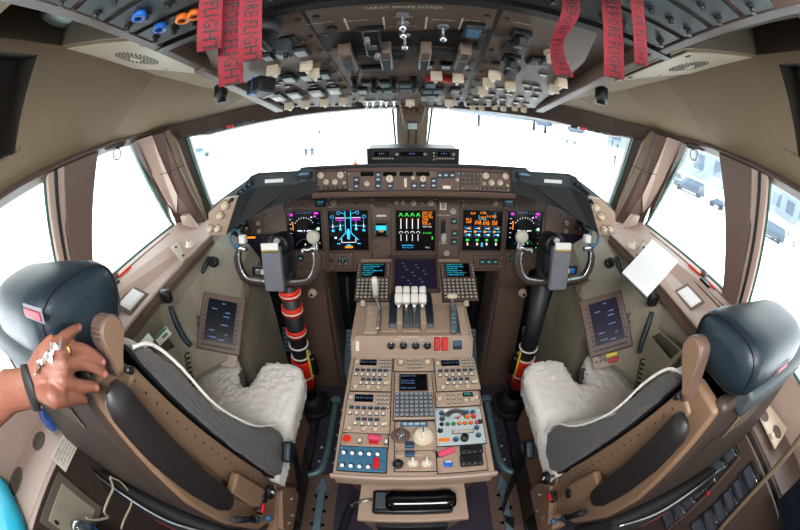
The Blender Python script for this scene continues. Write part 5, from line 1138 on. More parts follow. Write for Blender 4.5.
# ================================================================== SIDE CONSOLES AND FITTINGS
def mirp(p, s): return V((p.x if s < 0 else -p.x, p.y, p.z))
for s in (-1, 1):
    side = 'left' if s < 0 else 'right'
    X = lambda a: s*a
    # forward console that carries the side display; its inboard face bounds the footwell
    t = thing('side_console', 'beige moulded console along the %s wall, with speaker grille and storage trays' % side, 'console', (X(.85), .9, 0), 'side consoles')
    b = MB()
    sec = lambda y, pts: [V((X(x), y, z)) for x, z in pts]
    rows = [sec(1.36, [(.97, 1.09), (.93, 1.02), (.80, .93), (.76, .86), (.75, .66), (.745, .5), (.76, 0)]),
            sec(1.22, [(.95, 1.06), (.92, 1.0), (.78, .90), (.745, .83), (.742, .66), (.745, .5), (.76, 0)]),
            sec(1.02, [(.95, 1.05), (.92, .95), (.80, .86), (.73, .81), (.738, .66), (.745, .5), (.76, 0)]),
            sec(.97, [(.95, 1.05), (.92, .94), (.80, .84), (.725, .79), (.738, .66), (.745, .5), (.76, 0)]),
            sec(.96, [(.95, 1.05), (.92, .94), (.80, .84), (.725, .79), (.76, .665), (1.05, .64), (1.07, 0)]),
            sec(.80, [(.95, 1.04), (.92, .92), (.82, .77), (.73, .71), (.77, .665), (1.05, .64), (1.07, 0)]),
            sec(.72, [(.95, 1.035), (.93, .90), (.87, .76), (.82, .70), (.84, .665), (1.05, .64), (1.07, 0)]),
            sec(.45, [(.95, 1.03), (.95, .87), (.95, .78), (.96, .70), (.98, .665), (1.06, .64), (1.07, 0)]),
            sec(.25, [(.95, 1.03), (.95, .90), (.97, .78), (.98, .70), (1.0, .665), (1.06, .64), (1.07, 0)])]
    b.grid(rows, 'sidewall', smooth=False); b.poly(rows[0], 'sidewall')
    obj('console_body', b, t)
    # round vent at the front
    p = on(240, 289, 'x', -.765) if s < 0 else on(585.5, 289, 'x', .765); PV = PL(p, (-s*.55, -.45, .7), (s*-.5 if s > 0 else .5, 0, 0)) ; PV = PL(p, (-s*.45, -.6, .65))
    b = MB(); M = PV.at(p)
    for r in (.012, .024, .036, .046): b.lathe([(r-.004, 0), (r-.003, .005), (r, .005), (r+.001, 0)], 'lining' if r < .04 else 'lining_dark', M, n=24)
    b.cyl(.048, .002, 'lining_dark', M, n=24); b.cyl(.006, .008, 'cream', M, n=10); obj('foot_vent', b, t)
    # side display
    d = thing('side_display', 'tablet-like display in a brown keyed bezel, angled beside the %s seat' % side, 'display', (X(.78), .87, .82), 'side displays')
    cs = [on(211.5, 294, 'x', -.813), on(251, 302.5, 'x', -.661), on(232.5, 352, 'x', -.710), on(190.5, 345, 'x', -.866)] if s < 0 else [on(576, 303, 'x', .667), on(613, 295, 'x', .813), on(639, 340, 'x', .880), on(595, 356, 'x', .716)]
    if s < 0: TL_, TR_, BR_, BL_ = cs
    else: TL_, TR_, BR_, BL_ = cs
    xa = (TR_-TL_+BR_-BL_).normalized(); ya = (TL_-BL_+TR_-BR_).normalized(); c = (TL_+TR_+BR_+BL_)/4; w = ((TR_-TL_).length+(BR_-BL_).length)/2; h = ((TL_-BL_).length+(TR_-BR_).length)/2
    M = frame(c, xa, ya); b = MB(); b.box(w*1.06, h*1.05, .03, 'brown', M @ T(0, 0, -.012), bev=.006); bz = obj('bezel', b, d)
    b = MB(); b.box(w*.70, h*.76, .003, 'scrblue' if s < 0 else 'scrpurple', M @ T((-.02 if s < 0 else .02)*w, .03*h, .004)); M2 = M @ T((-.02 if s < 0 else .02)*w, .03*h, .006)
    random.seed(5)
    for x0, y0, l in ((.05, .42, .12), (-.25, .27, .2), (.22, .22, .16), (.18, .12, .22), (.16, -.08, .24), (-.25, -.24, .2), (-.2, -.40, .25), (.1, -.44, .2), (.25, -.3, .1)): b.box(w*.7*l, .0035, .0004, 'e_dim', M2 @ T(x0*w*.7, y0*h*.76, 0))
    obj('screen', b, d)
    kb_ = lambda b: b.box(.009, .006, .004, 'dark', base=True, bev=.001)
    for k in range(12):
        unit(d, bz, 'bezel_key', 'bzk', kb_, M @ T(w*(-.38+.068*k), -h*.43, .003), .009)
    for k in range(9):
        for e_ in (-1, 1): unit(d, bz, 'bezel_key', 'bzk', kb_, M @ T(w*(e_*.40+(-.02 if s < 0 else .02)), h*(.34-.085*k), .003), .009)
    b = MB(); b.box(w*.28, h*.50, .02, 'trimbrown', M @ T(-s*-.0+(-.60*w if s < 0 else .62*w), -.17*h, -.03), bev=.004)
    for j in range(2):
        for i in range(2): b.cyl(.008, .006, 'black', M @ T((-.60*w if s < 0 else .62*w)+.018*(i-.5), -.17*h+.035*(j-.5), -.02), n=10)
    obj('switch_box', b, d)
    b = MB(); b.box(w*.95, .06, .02, 'ped', M @ T(0, -h*.62, -.035), bev=.004); b.box(.05, .016, .01, 'yellow', M @ T(w*.0, -h*.56, -.018), bev=.002); b.box(.045, .018, .014, 'red', M @ T(w*.02, -h*.66, -.02), bev=.003)
    for i in range(3): b.cyl(.006, .008, 'black', M @ T(-w*.38+.018*i*(1 if s < 0 else 1), -h*.62, -.024), n=8)
    obj('test_panel', b, d)
    # hand microphone with coiled cord
    t = thing('hand_microphone', 'black hand microphone hung under the %s sill, slim handle pointing down' % side, 'microphone', (X(.88), .75, .9), 'hand microphones')
    pp = [(166, 296), (170, 306), (176, 322), (184, 338), (191, 346)] if s < 0 else [(653, 300), (652, 312), (647, 328), (642, 342), (639, 353)]
    P3 = [on(x, y, 'x', X(.875-.02*i)) for i, (x, y) in enumerate(pp)]
    b = MB(); b.tube([P3[0], P3[0]*.5+P3[1]*.5], .004, 'black'); b.tube(P3[1:], [.010, .013, .012, .009], 'leather', n=10); b.box(.05, .03, .05, 'black', T(P3[0]), bev=.010); obj('microphone_body', b, t)
    q0 = P3[-1]+V((X(.02), -.02, -.02)); b = MB(); pts = []
    for k in range(60):
        a = k*.9; f = k/59; pts.append(q0+V((X(.02)*f+.010*math.cos(a), -.05*f+.010*math.sin(a), -.16*f)))
    b.tube(pts, .0028, 'black', n=5, sub=2); obj('coiled_cord', b, t)
    # storage tray with slot
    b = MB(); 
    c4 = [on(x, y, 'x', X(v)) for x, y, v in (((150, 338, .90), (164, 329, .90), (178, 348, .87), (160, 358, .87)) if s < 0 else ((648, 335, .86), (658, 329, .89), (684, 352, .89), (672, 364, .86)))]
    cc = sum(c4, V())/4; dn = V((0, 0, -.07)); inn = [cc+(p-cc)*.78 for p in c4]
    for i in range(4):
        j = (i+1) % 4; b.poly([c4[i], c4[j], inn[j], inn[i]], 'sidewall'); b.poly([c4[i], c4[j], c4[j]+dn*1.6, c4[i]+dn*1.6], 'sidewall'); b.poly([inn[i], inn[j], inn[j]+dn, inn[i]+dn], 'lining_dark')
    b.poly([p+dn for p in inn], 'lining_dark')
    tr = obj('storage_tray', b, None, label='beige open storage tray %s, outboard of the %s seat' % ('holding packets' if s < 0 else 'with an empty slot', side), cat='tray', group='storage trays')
    # sunvisor ring pull and sill fittings
    b = MB(); p = on(190.5, 246, 'z', 1.105) if s < 0 else on(630.5, 247, 'z', 1.105); M = frame(p, (1, 0, 0), (0, 1, .1)); b.lathe([(.02, 0), (.022, .006), (.015, .012), (.013, .022), (1e-5, .024)], 'cream', M, n=18); b.box(.01, .014, .006, 'alu', M @ T(0, 0, .026), bev=.002); obj('sill_knob', b, None, label='round cream knob at the front end of the %s window sill' % side, cat='outlet', group='sill knobs')  # plain cream knob fixed on the sill
    b = MB()
    q4 = [on(x, y, 'z', 1.10) for x, y in (((170, 248), (178, 243), (188, 258), (183, 264)) if s < 0 else ((650, 245), (642, 243), (634, 258), (639, 264)))]
    b.prism(q4, (0, 0, .006), 'plate', bev=.001)
    for x, y in (((176, 247.5), (183.5, 256)) if s < 0 else ((643.5, 248), (637, 256))): b.cyl(.005, .006, 'black', T(on(x, y, 'z', 1.107)), n=8)
    obj('sill_bracket', b, None, label='small beige latch plate with two black screws on the %s sill' % side, cat='bracket', group='sill brackets')
    t = thing('ring_handle', 'pale ring handle at the top of the %s sliding window' % side, 'ring', (X(1.08), .92, 1.55), 'window rings')  # ring-shaped pull handle of the sliding window
    c = on(117, 154, 'x', -1.09) if s < 0 else on(694, 155, 'x', 1.09); b = MB(); b.tube([c+V((0, .022*math.cos(a), .022*math.sin(a))) for a in [k*PI/6 for k in range(12)]], .0045, 'knobgrey', closed=True, sub=2); obj('pull_ring', b, t)
    b = MB(); b.box(.02, .05, .014, 'black', T(c+V((0, .02, .026))), bev=.003); b.box(.016, .11, .012, 'trimbrown', T(c+V((0, .0, .034))), bev=.002); obj('latch', b, t)
    b = MB(); z = lambda x: 1.128-(1.11-x)*.38+.006
    b.bx(min(X(1.07), X(1.078)), max(X(1.07), X(1.078)), .72, .80, z(1.075), z(1.075)+.01, 'redorange', bev=.002); b.bx(min(X(1.07), X(1.078)), max(X(1.07), X(1.078)), .62, .66, z(1.075), z(1.075)+.01, 'redorange', bev=.002); b.bx(min(X(1.05), X(1.066)), max(X(1.05), X(1.066)), .64, .70, z(1.06), z(1.06)+.012, 'black', bev=.002); b.bx(min(X(1.085), X(1.11)), max(X(1.085), X(1.11)), .70, .73, 1.125, 1.15, 'alu', bev=.003)
    obj('window_crank', b, None, label='orange-marked crank latch in the %s window channel' % side, cat='window latch', group='window crank latches')
    # round wall gauge (oxygen) and small lamp stalk
    c = on(194, 289, 'x', -.925) if s < 0 else on(628.5, 288, 'x', .925); b = MB(); b.ball(.028, 'blupanel' if 0 else 'slate', frame(c, (0, -s, .0), (0, 0, 1)), n=18, sx=.85, sy=1.35, sz=.3); b.lathe([(.034, 0), (.036, .003), (.03, .004)], 'sidewall', frame(c, (0, -s, 0), (0, 0, 1)), n=18, sx=.85, sy=1.35); obj('air_vent', b, None, label='dark oval air outlet low in the %s side wall' % side, cat='air vent', group='wall air vents')
    t = thing('reading_lamp', 'black reading lamp on a short stalk on the %s wall under the sill' % side, 'lamp', (X(.9), 1.05, .98), 'wall reading lamps')
    a0, a1, a2 = [on(x, y, 'x', v) for x, y, v in (((202, 273, -.90), (209, 258, -.88), (214, 262, -.85)) if s < 0 else ((622, 274, .90), (616, 258, .88), (609, 263, .85)))]
    b = MB(); b.tube([a0, a0*.4+a1*.6, a1, a2], [.008, .012, .010, .008], 'black'); obj('stalk', b, t); b = MB(); b.cyl(.024, .026, 'black', frame(a2, (1, 0, 0), (0, .5, .6)) @ T(0, 0, -.01), n=16, bev=.005); obj('lamp_head', b, t)
    # clips at the windscreen header
    t = thing('header_clip_row', 'row of small dark clips under the header of the %s windscreen' % side, 'clip', (X(.75), 1.3, 1.55), 'header clips')
    xs = ([208, 219, 230, 241, 250] if s < 0 else [574, 583, 590, 597, 605]); ys = ([131.5, 129, 126.5, 123.5, 121] if s < 0 else [127, 128.5, 130, 131.5, 133])
    for x, y in zip(xs, ys):
        b = MB(); b.box(.03, .014, .013, 'black' if x not in (230, 583) else 'red', T(on(x, y, 'y', 1.34-.10*abs(x-410)/200)), bev=.003); obj('clip', b, t)
# wires across the posts
b = MB(); b.tube([on(158, 175, 'y', 1.12), on(170, 172, 'y', 1.12), on(184, 165, 'y', 1.14)], .0018, 'black', n=5); b.tube([on(169, 176, 'y', 1.12), on(171, 169, 'y', 1.12)], .0018, 'black', n=5)
obj('thin_wire', b, None, label='thin black wire tied across the left windscreen post', cat='wire')
b = MB(); b.tube([on(632, 165, 'y', 1.14), on(645, 171.5, 'y', 1.10), on(657, 175, 'y', 1.08)], .0018, 'black', n=5); b.tube([on(646, 175, 'y', 1.10), on(645, 168, 'y', 1.10)], .0018, 'black', n=5)
obj('thin_wire', b, None, label='thin black wire tied across the right windscreen post', cat='wire')
# paper on the right sill
b = MB(); q = [on(x, y, 'z', 1.145) for x, y in ((652, 240), (678, 262), (647, 297), (622, 273))]
b.prism(q, (0, 0, .003), 'paper'); o = obj('paper_sheet', b, None, label='white sheet of paper lying over the front of the right window sill', cat='paper')
b = MB(); b.prism([q[3]+V((0, 0, -.004)), q[2]+V((0, 0, -.004)), q[2]+V((.0, 0, -.010)), q[3]+V((0, 0, -.010))], (0, .01, 0), 'slate'); obj('clipboard_edge', b, o)
# packets in the left tray
for x, y, m, l, wds in ((163, 336, 'white', 'white packet with green stripe in the left storage tray', (.07, .035)), (147, 341, 'paper', 'crumpled white wrapper in front of the left storage tray', (.05, .03))):
    M = frame(on(x, y, 'x', -.86), (.7, .6, .4), (-.2, .3, .8)); b = MB(); b.box(wds[0], wds[1], .012, m, M, bev=.004)
    if m == 'white': b.box(wds[0]*.9, .008, .0135, 'green', M @ T(0, .012, 0)); b.box(wds[0]*.4, .010, .0138, 'tealmetal', M @ T(.01, -.004, 0))
    obj('packet', b, None, label=l, cat='packet')

# aft left console -----------------------------------------------------
t = thing('aft_console', 'pinkish beige console with cup holes, outboard of and behind the left seat', 'console', (-1.0, 0, 0), None)
def topface(hole_list, x0, x1, y0, y1, z, m):
    """flat top with round holes: a fine grid whose cells inside a hole are left out, with cup walls below"""
    b = MB(); n = 90; mN = 300
    keep = lambda x, y: all(((x-h[0])/h[2])**2+((y-h[1])/h[3])**2 > 1 for h in hole_list)
    dx, dy = (x1-x0)/n, (y1-y0)/mN
    vs = [(x0+dx*i, y0+dy*j, z) for j in range(mN+1) for i in range(n+1)]; fs = []
    for j in range(mN):
        for i in range(n):
            if keep(x0+dx*(i+.5), y0+dy*(j+.5)): fs.append((j*(n+1)+i, j*(n+1)+i+1, (j+1)*(n+1)+i+1, (j+1)*(n+1)+i))
    b.raw(vs, fs, m)
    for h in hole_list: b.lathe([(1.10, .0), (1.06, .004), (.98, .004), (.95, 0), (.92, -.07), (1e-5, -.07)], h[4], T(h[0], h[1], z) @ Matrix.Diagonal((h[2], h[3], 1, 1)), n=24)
    return b
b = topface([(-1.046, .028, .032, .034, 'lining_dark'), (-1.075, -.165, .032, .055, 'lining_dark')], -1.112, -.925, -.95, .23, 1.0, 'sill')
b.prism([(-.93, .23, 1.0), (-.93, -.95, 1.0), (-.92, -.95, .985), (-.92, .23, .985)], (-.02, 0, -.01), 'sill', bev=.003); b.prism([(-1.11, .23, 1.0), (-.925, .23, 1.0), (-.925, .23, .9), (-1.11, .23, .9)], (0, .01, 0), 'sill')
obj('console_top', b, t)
b = MB(); b.prism([(-.925, .24, .99), (-.925, -.95, .99), (-.89, -.95, 0), (-.89, .24, 0)], (-.15, 0, 0), 'shell', bev=.004); obj('console_side', b, t)
PLc = PL((-.918, -.0, .9), (1, 0, .04), (0, 1, 0)); M = frame(on(66.5, 449, 'x', -.915), (0, -1, 0), (-.04, 0, 1)); M = frame(on(66.5, 449, 'x', -.913), (0, 1, 0), (-.04, 0, 1))
b = MB(); w_ = .13; b.box(w_, .062, .002, 'lettercream', M, bev=.0008)
for k, s_ in enumerate(('EMERGENCY EVACUATION', 'SEAT TRACK LOCK MUST BE', 'ENGAGED BEFORE TAXI', 'STOW TABLE AND STRAPS', 'DURING TAKEOFF')): b.text(s_, .0085, 'ink', M @ T(0, .022-.011*k, .0012))
obj('placard', b, t)
b = MB(); c = on(72, 515, 'x', -.912); M = frame(c, (0, 1, 0), (-.04, 0, 1)); b.box(.20, .20, .006, 'lining_dark', M, bev=.003); b.box(.15, .15, .008, 'sidewall', M @ T(0, 0, .001), bev=.002); b.cyl(.007, .008, 'black', M @ T(-.06, .05, .004), n=10); obj('access_door', b, t)
# water bottle
c = on(53, 423, 'z', 1.03); t = thing('water_bottle', 'clear water bottle with blue label lying tilted on the left console', 'bottle', c)
dirv = (on(40, 404, 'z', 1.14)-c).normalized(); M = align(c-dirv*.055, c+dirv)
b = MB(); b.lathe([(1e-5, 0), (.024, .0), (.028, .008), (.027, .03), (.029, .05), (.029, .13), (.026, .15), (.012, .175), (.012, .19)], 'clear', M, n=20); obj('bottle_body', b, t)
b = MB(); b.lathe([(.0295, .065), (.0300, .07), (.0300, .125), (.0295, .13)], 'blue', M, n=20); b.text('WATER', .022, 'white', M @ Matrix.Rotation(-1.2, 4, 'Z') @ T(.031, 0, .09) @ Matrix.Rotation(PI/2, 4, 'Y') @ Matrix.Rotation(PI/2, 4, 'Z')); obj('label', b, t)
b = MB(); b.cyl(.014, .02, 'bottlecap', M @ T(0, 0, .188), n=16, bev=.002); obj('cap', b, t)
# second bottle at the lower edge
c = on(76, 527, 'x', -.80); t = thing('drink_bottle', 'dark blue bottle top at the lower left edge beside the console door', 'bottle', c); M = T(c+V((0, 0, -.13)))
b = MB(); b.lathe([(1e-5, 0), (.034, 0), (.036, .01), (.036, .10), (.03, .125), (.016, .14), (1e-5, .14)], 'clear', M, n=20); obj('bottle_body', b, t); b = MB(); b.lathe([(.0365, .03), (.0368, .05), (.0365, .10)], 'leather', M, n=20); b.lathe([(.0372, .05), (.0372, .075)], 'blue', M, n=20); obj('label', b, t)
# hanging tie strap
b = MB(); pp = [(110, 478), (113, 488), (108, 500), (104, 512), (108, 517), (96, 520), (86, 518)]; b.tube([on(x, y, 'x', -.78+.0*i) for i, (x, y) in enumerate(pp)], .004, 'plate', n=6); b.tube([on(x, y, 'x', -.75) for x, y in ((110, 477), (122, 483), (132, 500), (124, 520), (121, 529))], .0035, 'plate', n=6); obj('hanging_strap', b, None, label='pale harness strap dangling behind the left seat beside the brown console', cat='strap')
# cyan bag
b = MB(); b.prism([(-1.10, -.95, 1.0), (-.85, -.95, 1.0), (-.85, -.28, 1.0), (-.93, -.225, 1.0), (-1.10, -.19, 1.0)], (0, 0, .085), 'cyanbag', bev=.035); obj('cyan_bag', b, None, label='bright cyan smooth bag at the lower left corner on the console', cat='bag')

# aft right console ----------------------------------------------------
t = thing('cup_console', 'brown console with white double cup holder behind the right seat', 'console', (1.0, 0, 0))
b = MB(); b.prism([(.93, .23, .99), (1.11, .23, .99), (1.11, -.95, .99), (.93, -.95, .99)], (0, 0, -.05), 'brown', bev=.003); b.prism([(.92, .24, .985), (.92, -.95, .985), (.90, -.95, 0), (.90, .24, 0)], (.15, 0, 0), 'shell', bev=.004); obj('console_body', b, t)
q = [on(x, y, 'z', 1.0) for x, y in ((752.5, 407), (762.5, 399), (788.5, 428), (774, 450))]; q = [V((min(p.x, 1.108), p.y, p.z)) for p in q]; b = MB(); b.prism(q, (0, 0, .008), 'cream', bev=.002); ho = obj('cup_holder', b, t, label='white double cup holder')
for x, y, r in ((763.5, 415, .030), (777, 432, .028)):
    b = MB(); c = on(x, y, 'z', 1.009); b.lathe([(r, .001), (r*1.04, .0015), (r*1.06, 0)], 'white', T(c), n=24); b.cyl(r, .0012, 'brown', T(c), n=24); obj('cup_hole', b, ho)
b = MB(); c = on(771.5, 437, 'z', 1.01); b.cyl(.012, .01, 'cream', T(c), n=14, bev=.002); obj('cap_knob', b, ho)
# rack of clear pockets on the inboard face of the right console
t = thing('document_rack', 'brown rack with two rows of clear plastic sleeves behind the right seat', 'rack', (.90, -.0, .6))
PRk = PL((.885, 0, .7), (-1, 0, .03), (0, -1, 0))
b = MB(); b.prism([(.90, .24, .98), (.90, -.42, .98), (.888, -.42, .22), (.888, .24, .22)], (-.012, 0, 0), 'trimbrown', bev=.003); obj('rack_frame', b, t)
def slv(b): b.box(.062, .10, .010, 'clear', T(0, 0, .008), bev=.002); b.box(.052, .088, .003, 'padgrey', T(0, 0, .006)); b.box(.010, .105, .016, 'black', T(.036, 0, .006), bev=.002)
rowA = [(727, 449), (717, 461), (707.5, 474), (697.5, 485), (688, 497), (678.5, 507), (670, 517)]
rowB = [(750, 472+8), (741, 491), (731, 502), (721, 512), (711, 521), (701, 529)]
for i, (x, y) in enumerate(rowA+rowB):
    M = PRk.M(x, y, .002); 
    unit(t, t, 'sleeve', 'slv', slv, PRk.M(x, y, .002, rot=PI/2), .06)
b = MB(); b.ball(.008, 'red', T(PRk.pt(711, 491, .018)), n=10); obj('red_tag', b, t)
b = MB(); b.rod(PRk.pt(697, 489, .02), PRk.pt(715, 473, .02), .0015, 'black'); 
for (x0, y0), (x1, y1) in (((733, 437), (664, 512)), ((741, 456), (668, 530))): b.rod(PRk.pt(x0, y0, .012), PRk.pt(x1, y1, .012), .007, 'brown', n=8)
obj('retaining_bar', b, t)
# curved hand rail and monitor
rp_ = [on(x, y, 'x', v) for x, y, v in ((800, 438, .86), (787, 455, .86), (768, 476, .86), (748, 498, .86), (728, 520, .86), (716, 535, .86))]
rp_ = [rp_[0]*2-rp_[1]]+rp_
b = MB(); b.tube(rp_, .010, 'lining', n=10); 
for i in (2, 4): b.rod(rp_[i], rp_[i]+V((.05, 0, 0)), .006, 'alu')
obj('hand_rail', b, None, label='curved pale beige rail crossing the lower right corner', cat='rail')
t = thing('screen_unit', 'dark flat screen with black frame cut by the lower right corner', 'monitor', (.75, -.3, .95))
q0, q1, q2, q3 = on(779, 498, 'x', .80), on(806, 470, 'x', .80), on(812, 545, 'x', .74), on(780, 545, 'x', .74)
Mq = frame(q0, q1-q0, q0-q3); b = MB(); b.box(.26, .20, .02, 'black', Mq @ T(.12, -.10, -.01), bev=.006); obj('frame', b, t); b = MB(); b.box(.23, .17, .002, 'scrblue', Mq @ T(.125, -.105, .001)); obj('screen', b, t)
# ================================================================== PERSON (arm and hand on the headrest)
def D(px, py, d):
    d = .418+(max(0, px-55)*.00095)+(max(0, 55-px)*.0017)+(d-.55)*.25
    return CP+ray(px, py)*d
W0 = D(30, 388, .600); A0 = D(-2, 392, .66)
fdir = (A0-W0).normalized(); EL = W0+fdir*.25+V((0, -.03, -.03)); SH = V((-.84, -.50, 1.42))
kn = {'pinky': D(55, 349, .555), 'ring': D(61, 356, .548), 'middle': D(64, 367, .545), 'index': D(63, 380, .548)}
wv = (kn['pinky']-kn['index']).normalized()
vw = (CP-D(45, 370, .57)).normalized(); tv = (vw-wv*vw.dot(wv)).normalized()
b = MB(); rows = []
kc = (kn['pinky']+kn['index'])/2-tv*.008
secs = [(SH, .052, .050), (SH*.5+EL*.5, .046, .044), (EL, .042, .040), (EL*.6+W0*.4, .043, .038), (A0*.6+W0*.4, .036, .030), (W0, .031, .023), (W0*.72+kc*.28, .036, .021), (W0*.45+kc*.55, .043, .020), (W0*.18+kc*.82, .045, .018), (kc, .043, .015), (kc-fdir*.010, .034, .009)]
for c, a, t_ in secs:
    a *= .8; t_ *= .8
    rows.append([c+wv*(a*math.cos(2*PI*j/20))+tv*(t_*math.sin(2*PI*j/20)) for j in range(20)])
b.grid(rows, 'skin', closed_u=True); b.poly(rows[0], 'skin'); b.poly(rows[-1][::-1], 'skin')
fing = {'pinky': ([(49, 355, .568), (55, 348, .553), (65, 337, .540), (72, 332, .535), (79, 327.5, .533)], [.011, .0115, .0098, .009, .0072]),
        'ring': ([(52, 360, .565), (61, 354, .545), (76, 349, .530), (90, 352, .512), (103, 361.5, .505)], [.012, .0125, .0108, .0098, .008]),
        'middle': ([(52, 369, .565), (64, 366, .543), (80, 364, .527), (93, 367, .508), (105, 374, .500)], [.012, .0130, .0112, .010, .0082]),
        'index': ([(50, 380, .565), (63, 381, .548), (76, 385, .530), (86, 387, .520), (96, 387.5, .514)], [.013, .0135, .0115, .0105, .0085]),
        'thumb': ([(40, 393, .585), (54, 398, .572), (66, 399, .566), (76, 398, .566), (84, 400, .572)], [.016, .0165, .0135, .012, .0095])}
tips = {}
for nme, (pts, rs) in fing.items():
    rs = [r*.80 for r in rs]
    P3 = [D(*p)-tv*(.003 if i else .006) for i, p in enumerate(pts)]
    tips[nme] = (P3[-2], P3[-1], rs[-1]); b.tube(P3, rs, 'skin', n=14, sub=5); b.ball(rs[-1]*1.02, 'skin', T(P3[-1]), n=14); b.ball(rs[1]*1.08, 'skin', T(P3[1]+tv*.0015), n=14); b.ball(rs[2]*1.05, 'skin', T(P3[2]), n=12)
# rest of the figure, standing behind the left seat
def body_tube(pts, rs): b.tube(pts, rs, 'skin', n=18, sub=4)
px_, py_ = -.66, -.56
body_tube([(px_, py_, .92), (px_, py_+.02, 1.05), (px_, py_+.02, 1.2), (px_, py_, 1.38), (px_, py_, 1.47)], [.14, .13, .15, .15, .07])
body_tube([SH+V((0, 0, 0)), (px_, py_, 1.43), (px_+.20, py_-.02, 1.41), (px_+.24, py_-.02, 1.15), (px_+.22, py_+.06, .90)], [.055, .075, .055, .042, .03])
body_tube([(px_, py_, 1.44), (px_, py_+.01, 1.55)], [.06, .055]); b.ball(.088, 'skin', T(px_, py_+.02, 1.68), n=20, sy=1.12, sz=1.3); b.ball(.018, 'skin', T(px_, py_+.12, 1.665), n=10, sz=1.3)
for s_ in (-1, 1): body_tube([(px_+s_*.08, py_, .93), (px_+s_*.09, py_+.02, .5), (px_+s_*.10, py_, .08)], [.09, .06, .045])
me = b.mesh('person'); tmp = bpy.data.objects.new('tmp', me); COL.objects.link(tmp)
md = tmp.modifiers.new('r', 'REMESH'); md.mode = 'VOXEL'; md.voxel_size = .0026; md.use_smooth_shade = True
m2 = tmp.modifiers.new('s', 'SMOOTH'); m2.iterations = 3; m2.factor = .5
dg = bpy.context.evaluated_depsgraph_get(); me2 = bpy.data.meshes.new_from_object(tmp.evaluated_get(dg)); bpy.data.objects.remove(tmp)
me2.materials.clear(); me2.materials.append(MATS['skin']); me2.name = 'person'
for v in me2.vertices:      # creases and tendons
    pass
PE_ = thing('person', 'person reaching in from the left edge, black wristband, hand on the left headrest', 'person', (px_, py_, 0))
obj('body', me2, PE_)
for nme, (a, c, r) in tips.items():
    if nme == 'thumb': continue
    d_ = (c-a).normalized(); up = (tv-d_*tv.dot(d_)).normalized(); b = MB()
    M = frame(c+up*(r*.80)-d_*.001, d_.cross(up)*-1, d_); b.ball(r*.62, 'nail', M, n=12, sx=1, sy=1.25, sz=.35); obj('fingernail', b, PE_)
b = MB(); rp1 = D(67, 350.5, .540); rdir = (D(76, 349, .53)-D(61, 354, .545)).normalized(); Mr = align(rp1-tv*.003, rp1-tv*.003+rdir); b.lathe([(.0096, -.0022), (.0106, -.0018), (.0106, .0018), (.0096, .0022)], 'gold', Mr, n=28); obj('gold_ring', b, PE_)
wb = W0-fdir*0.0; ax_ = (A0-W0).normalized(); Mw = Matrix(((wv.x, tv.x, ax_.x, wb.x), (wv.y, tv.y, ax_.y, wb.y), (wv.z, tv.z, ax_.z, wb.z), (0, 0, 0, 1)))
b = MB(); b.lathe([(1.0, -.010), (1.06, -.009), (1.08, 0), (1.06, .009), (1.0, .010)], 'blackrubber', Mw @ Matrix.Diagonal((.0268, .0212, 1, 1)), n=32); obj('wristband', b, PE_)
b = MB(); b.tube([(px_, py_, .88), (px_, py_+.02, 1.05), (px_, py_+.02, 1.2), (px_, py_, 1.40), (px_, py_, 1.47)], [.16, .155, .17, .165, .075], 'slate', n=20); b.tube([(px_-.12, py_+.02, 1.40), SH, SH*.6+EL*.4], [.08, .07, .065], 'slate', n=16); b.tube([(px_+.12, py_, 1.40), (px_+.20, py_-.02, 1.39), (px_+.235, py_-.02, 1.22)], [.08, .068, .06], 'slate', n=16); obj('shirt', b, PE_)
b = MB()
for s_ in (-1, 1): b.tube([(px_+s_*.07, py_, .96), (px_+s_*.09, py_+.02, .5), (px_+s_*.10, py_, .07)], [.115, .08, .07], 'dark', n=16); b.box(.09, .26, .07, 'black', T(px_+s_*.10, py_+.05, .035), bev=.02)
obj('trousers', b, PE_)
b = MB(); b.ball(.093, 'shell', T(px_, py_+.008, 1.70), n=20, sy=1.08, sz=1.22); obj('hair', b, PE_)
b = MB()
for s_ in (-1, 1): b.ball(.011, 'white', T(px_+s_*.032, py_+.108, 1.69), n=10); b.ball(.005, 'black', T(px_+s_*.032, py_+.118, 1.69), n=8)
b.box(.045, .01, .006, 'pink', T(px_, py_+.112, 1.62), bev=.002); obj('face_features', b, PE_)
# tissue between the hand and the headrest
b = MB(); random.seed(11); rows = []
for i in range(9):
    f = i/8; c0 = D(56-18*f, 342+28*f, .545+.01*f)+tv*.012; rows.append([c0+V((random.uniform(-.004, .004), random.uniform(-.004, .004), random.uniform(-.004, .004)))+wv.cross(tv)*(.022*(j/5-.5)*(1-.5*abs(f-.5)))+tv*(.005*math.sin(j*2.1+i)) for j in range(6)])
b.grid(rows, 'paper'); obj('streak', b, None, label='thin crumpled white tissue tucked between the hand and the headrest', cat='streak')  # crumpled white surface for the pale marks by the hand

# ================================================================== OUTSIDE
def ofs(px, py): return g(px, py)
def person_out(px, py, h, label, col='cloth'):
    p = ofs(px, py); 
    if p is None: return
    t = thing('person', label, 'person', p, 'people out on the tarmac')
    b = MB()
    for s_ in (-1, 1): b.tube([p+V((s_*.1, 0, .95)), p+V((s_*.13, .05*s_, .5)), p+V((s_*.15, .1*s_, .05))], [.10, .08, .06], 'bldg_dark', n=8); b.tube([p+V((s_*.18, 0, 1.42)), p+V((s_*.27, 0, 1.15)), p+V((s_*.24, .1, .9))], [.06, .05, .04], col, n=8)
    b.tube([p+V((0, 0, .9)), p+V((0, 0, 1.15)), p+V((0, 0, 1.42)), p+V((0, 0, 1.52))], [.14, .15, .17, .06], col, n=10); b.ball(.11, 'bldg_dark', T(p+V((0, 0, 1.66))), n=10, sz=1.2)
    me = b.mesh('clothed_figure'); obj('clothed_figure', me, t)
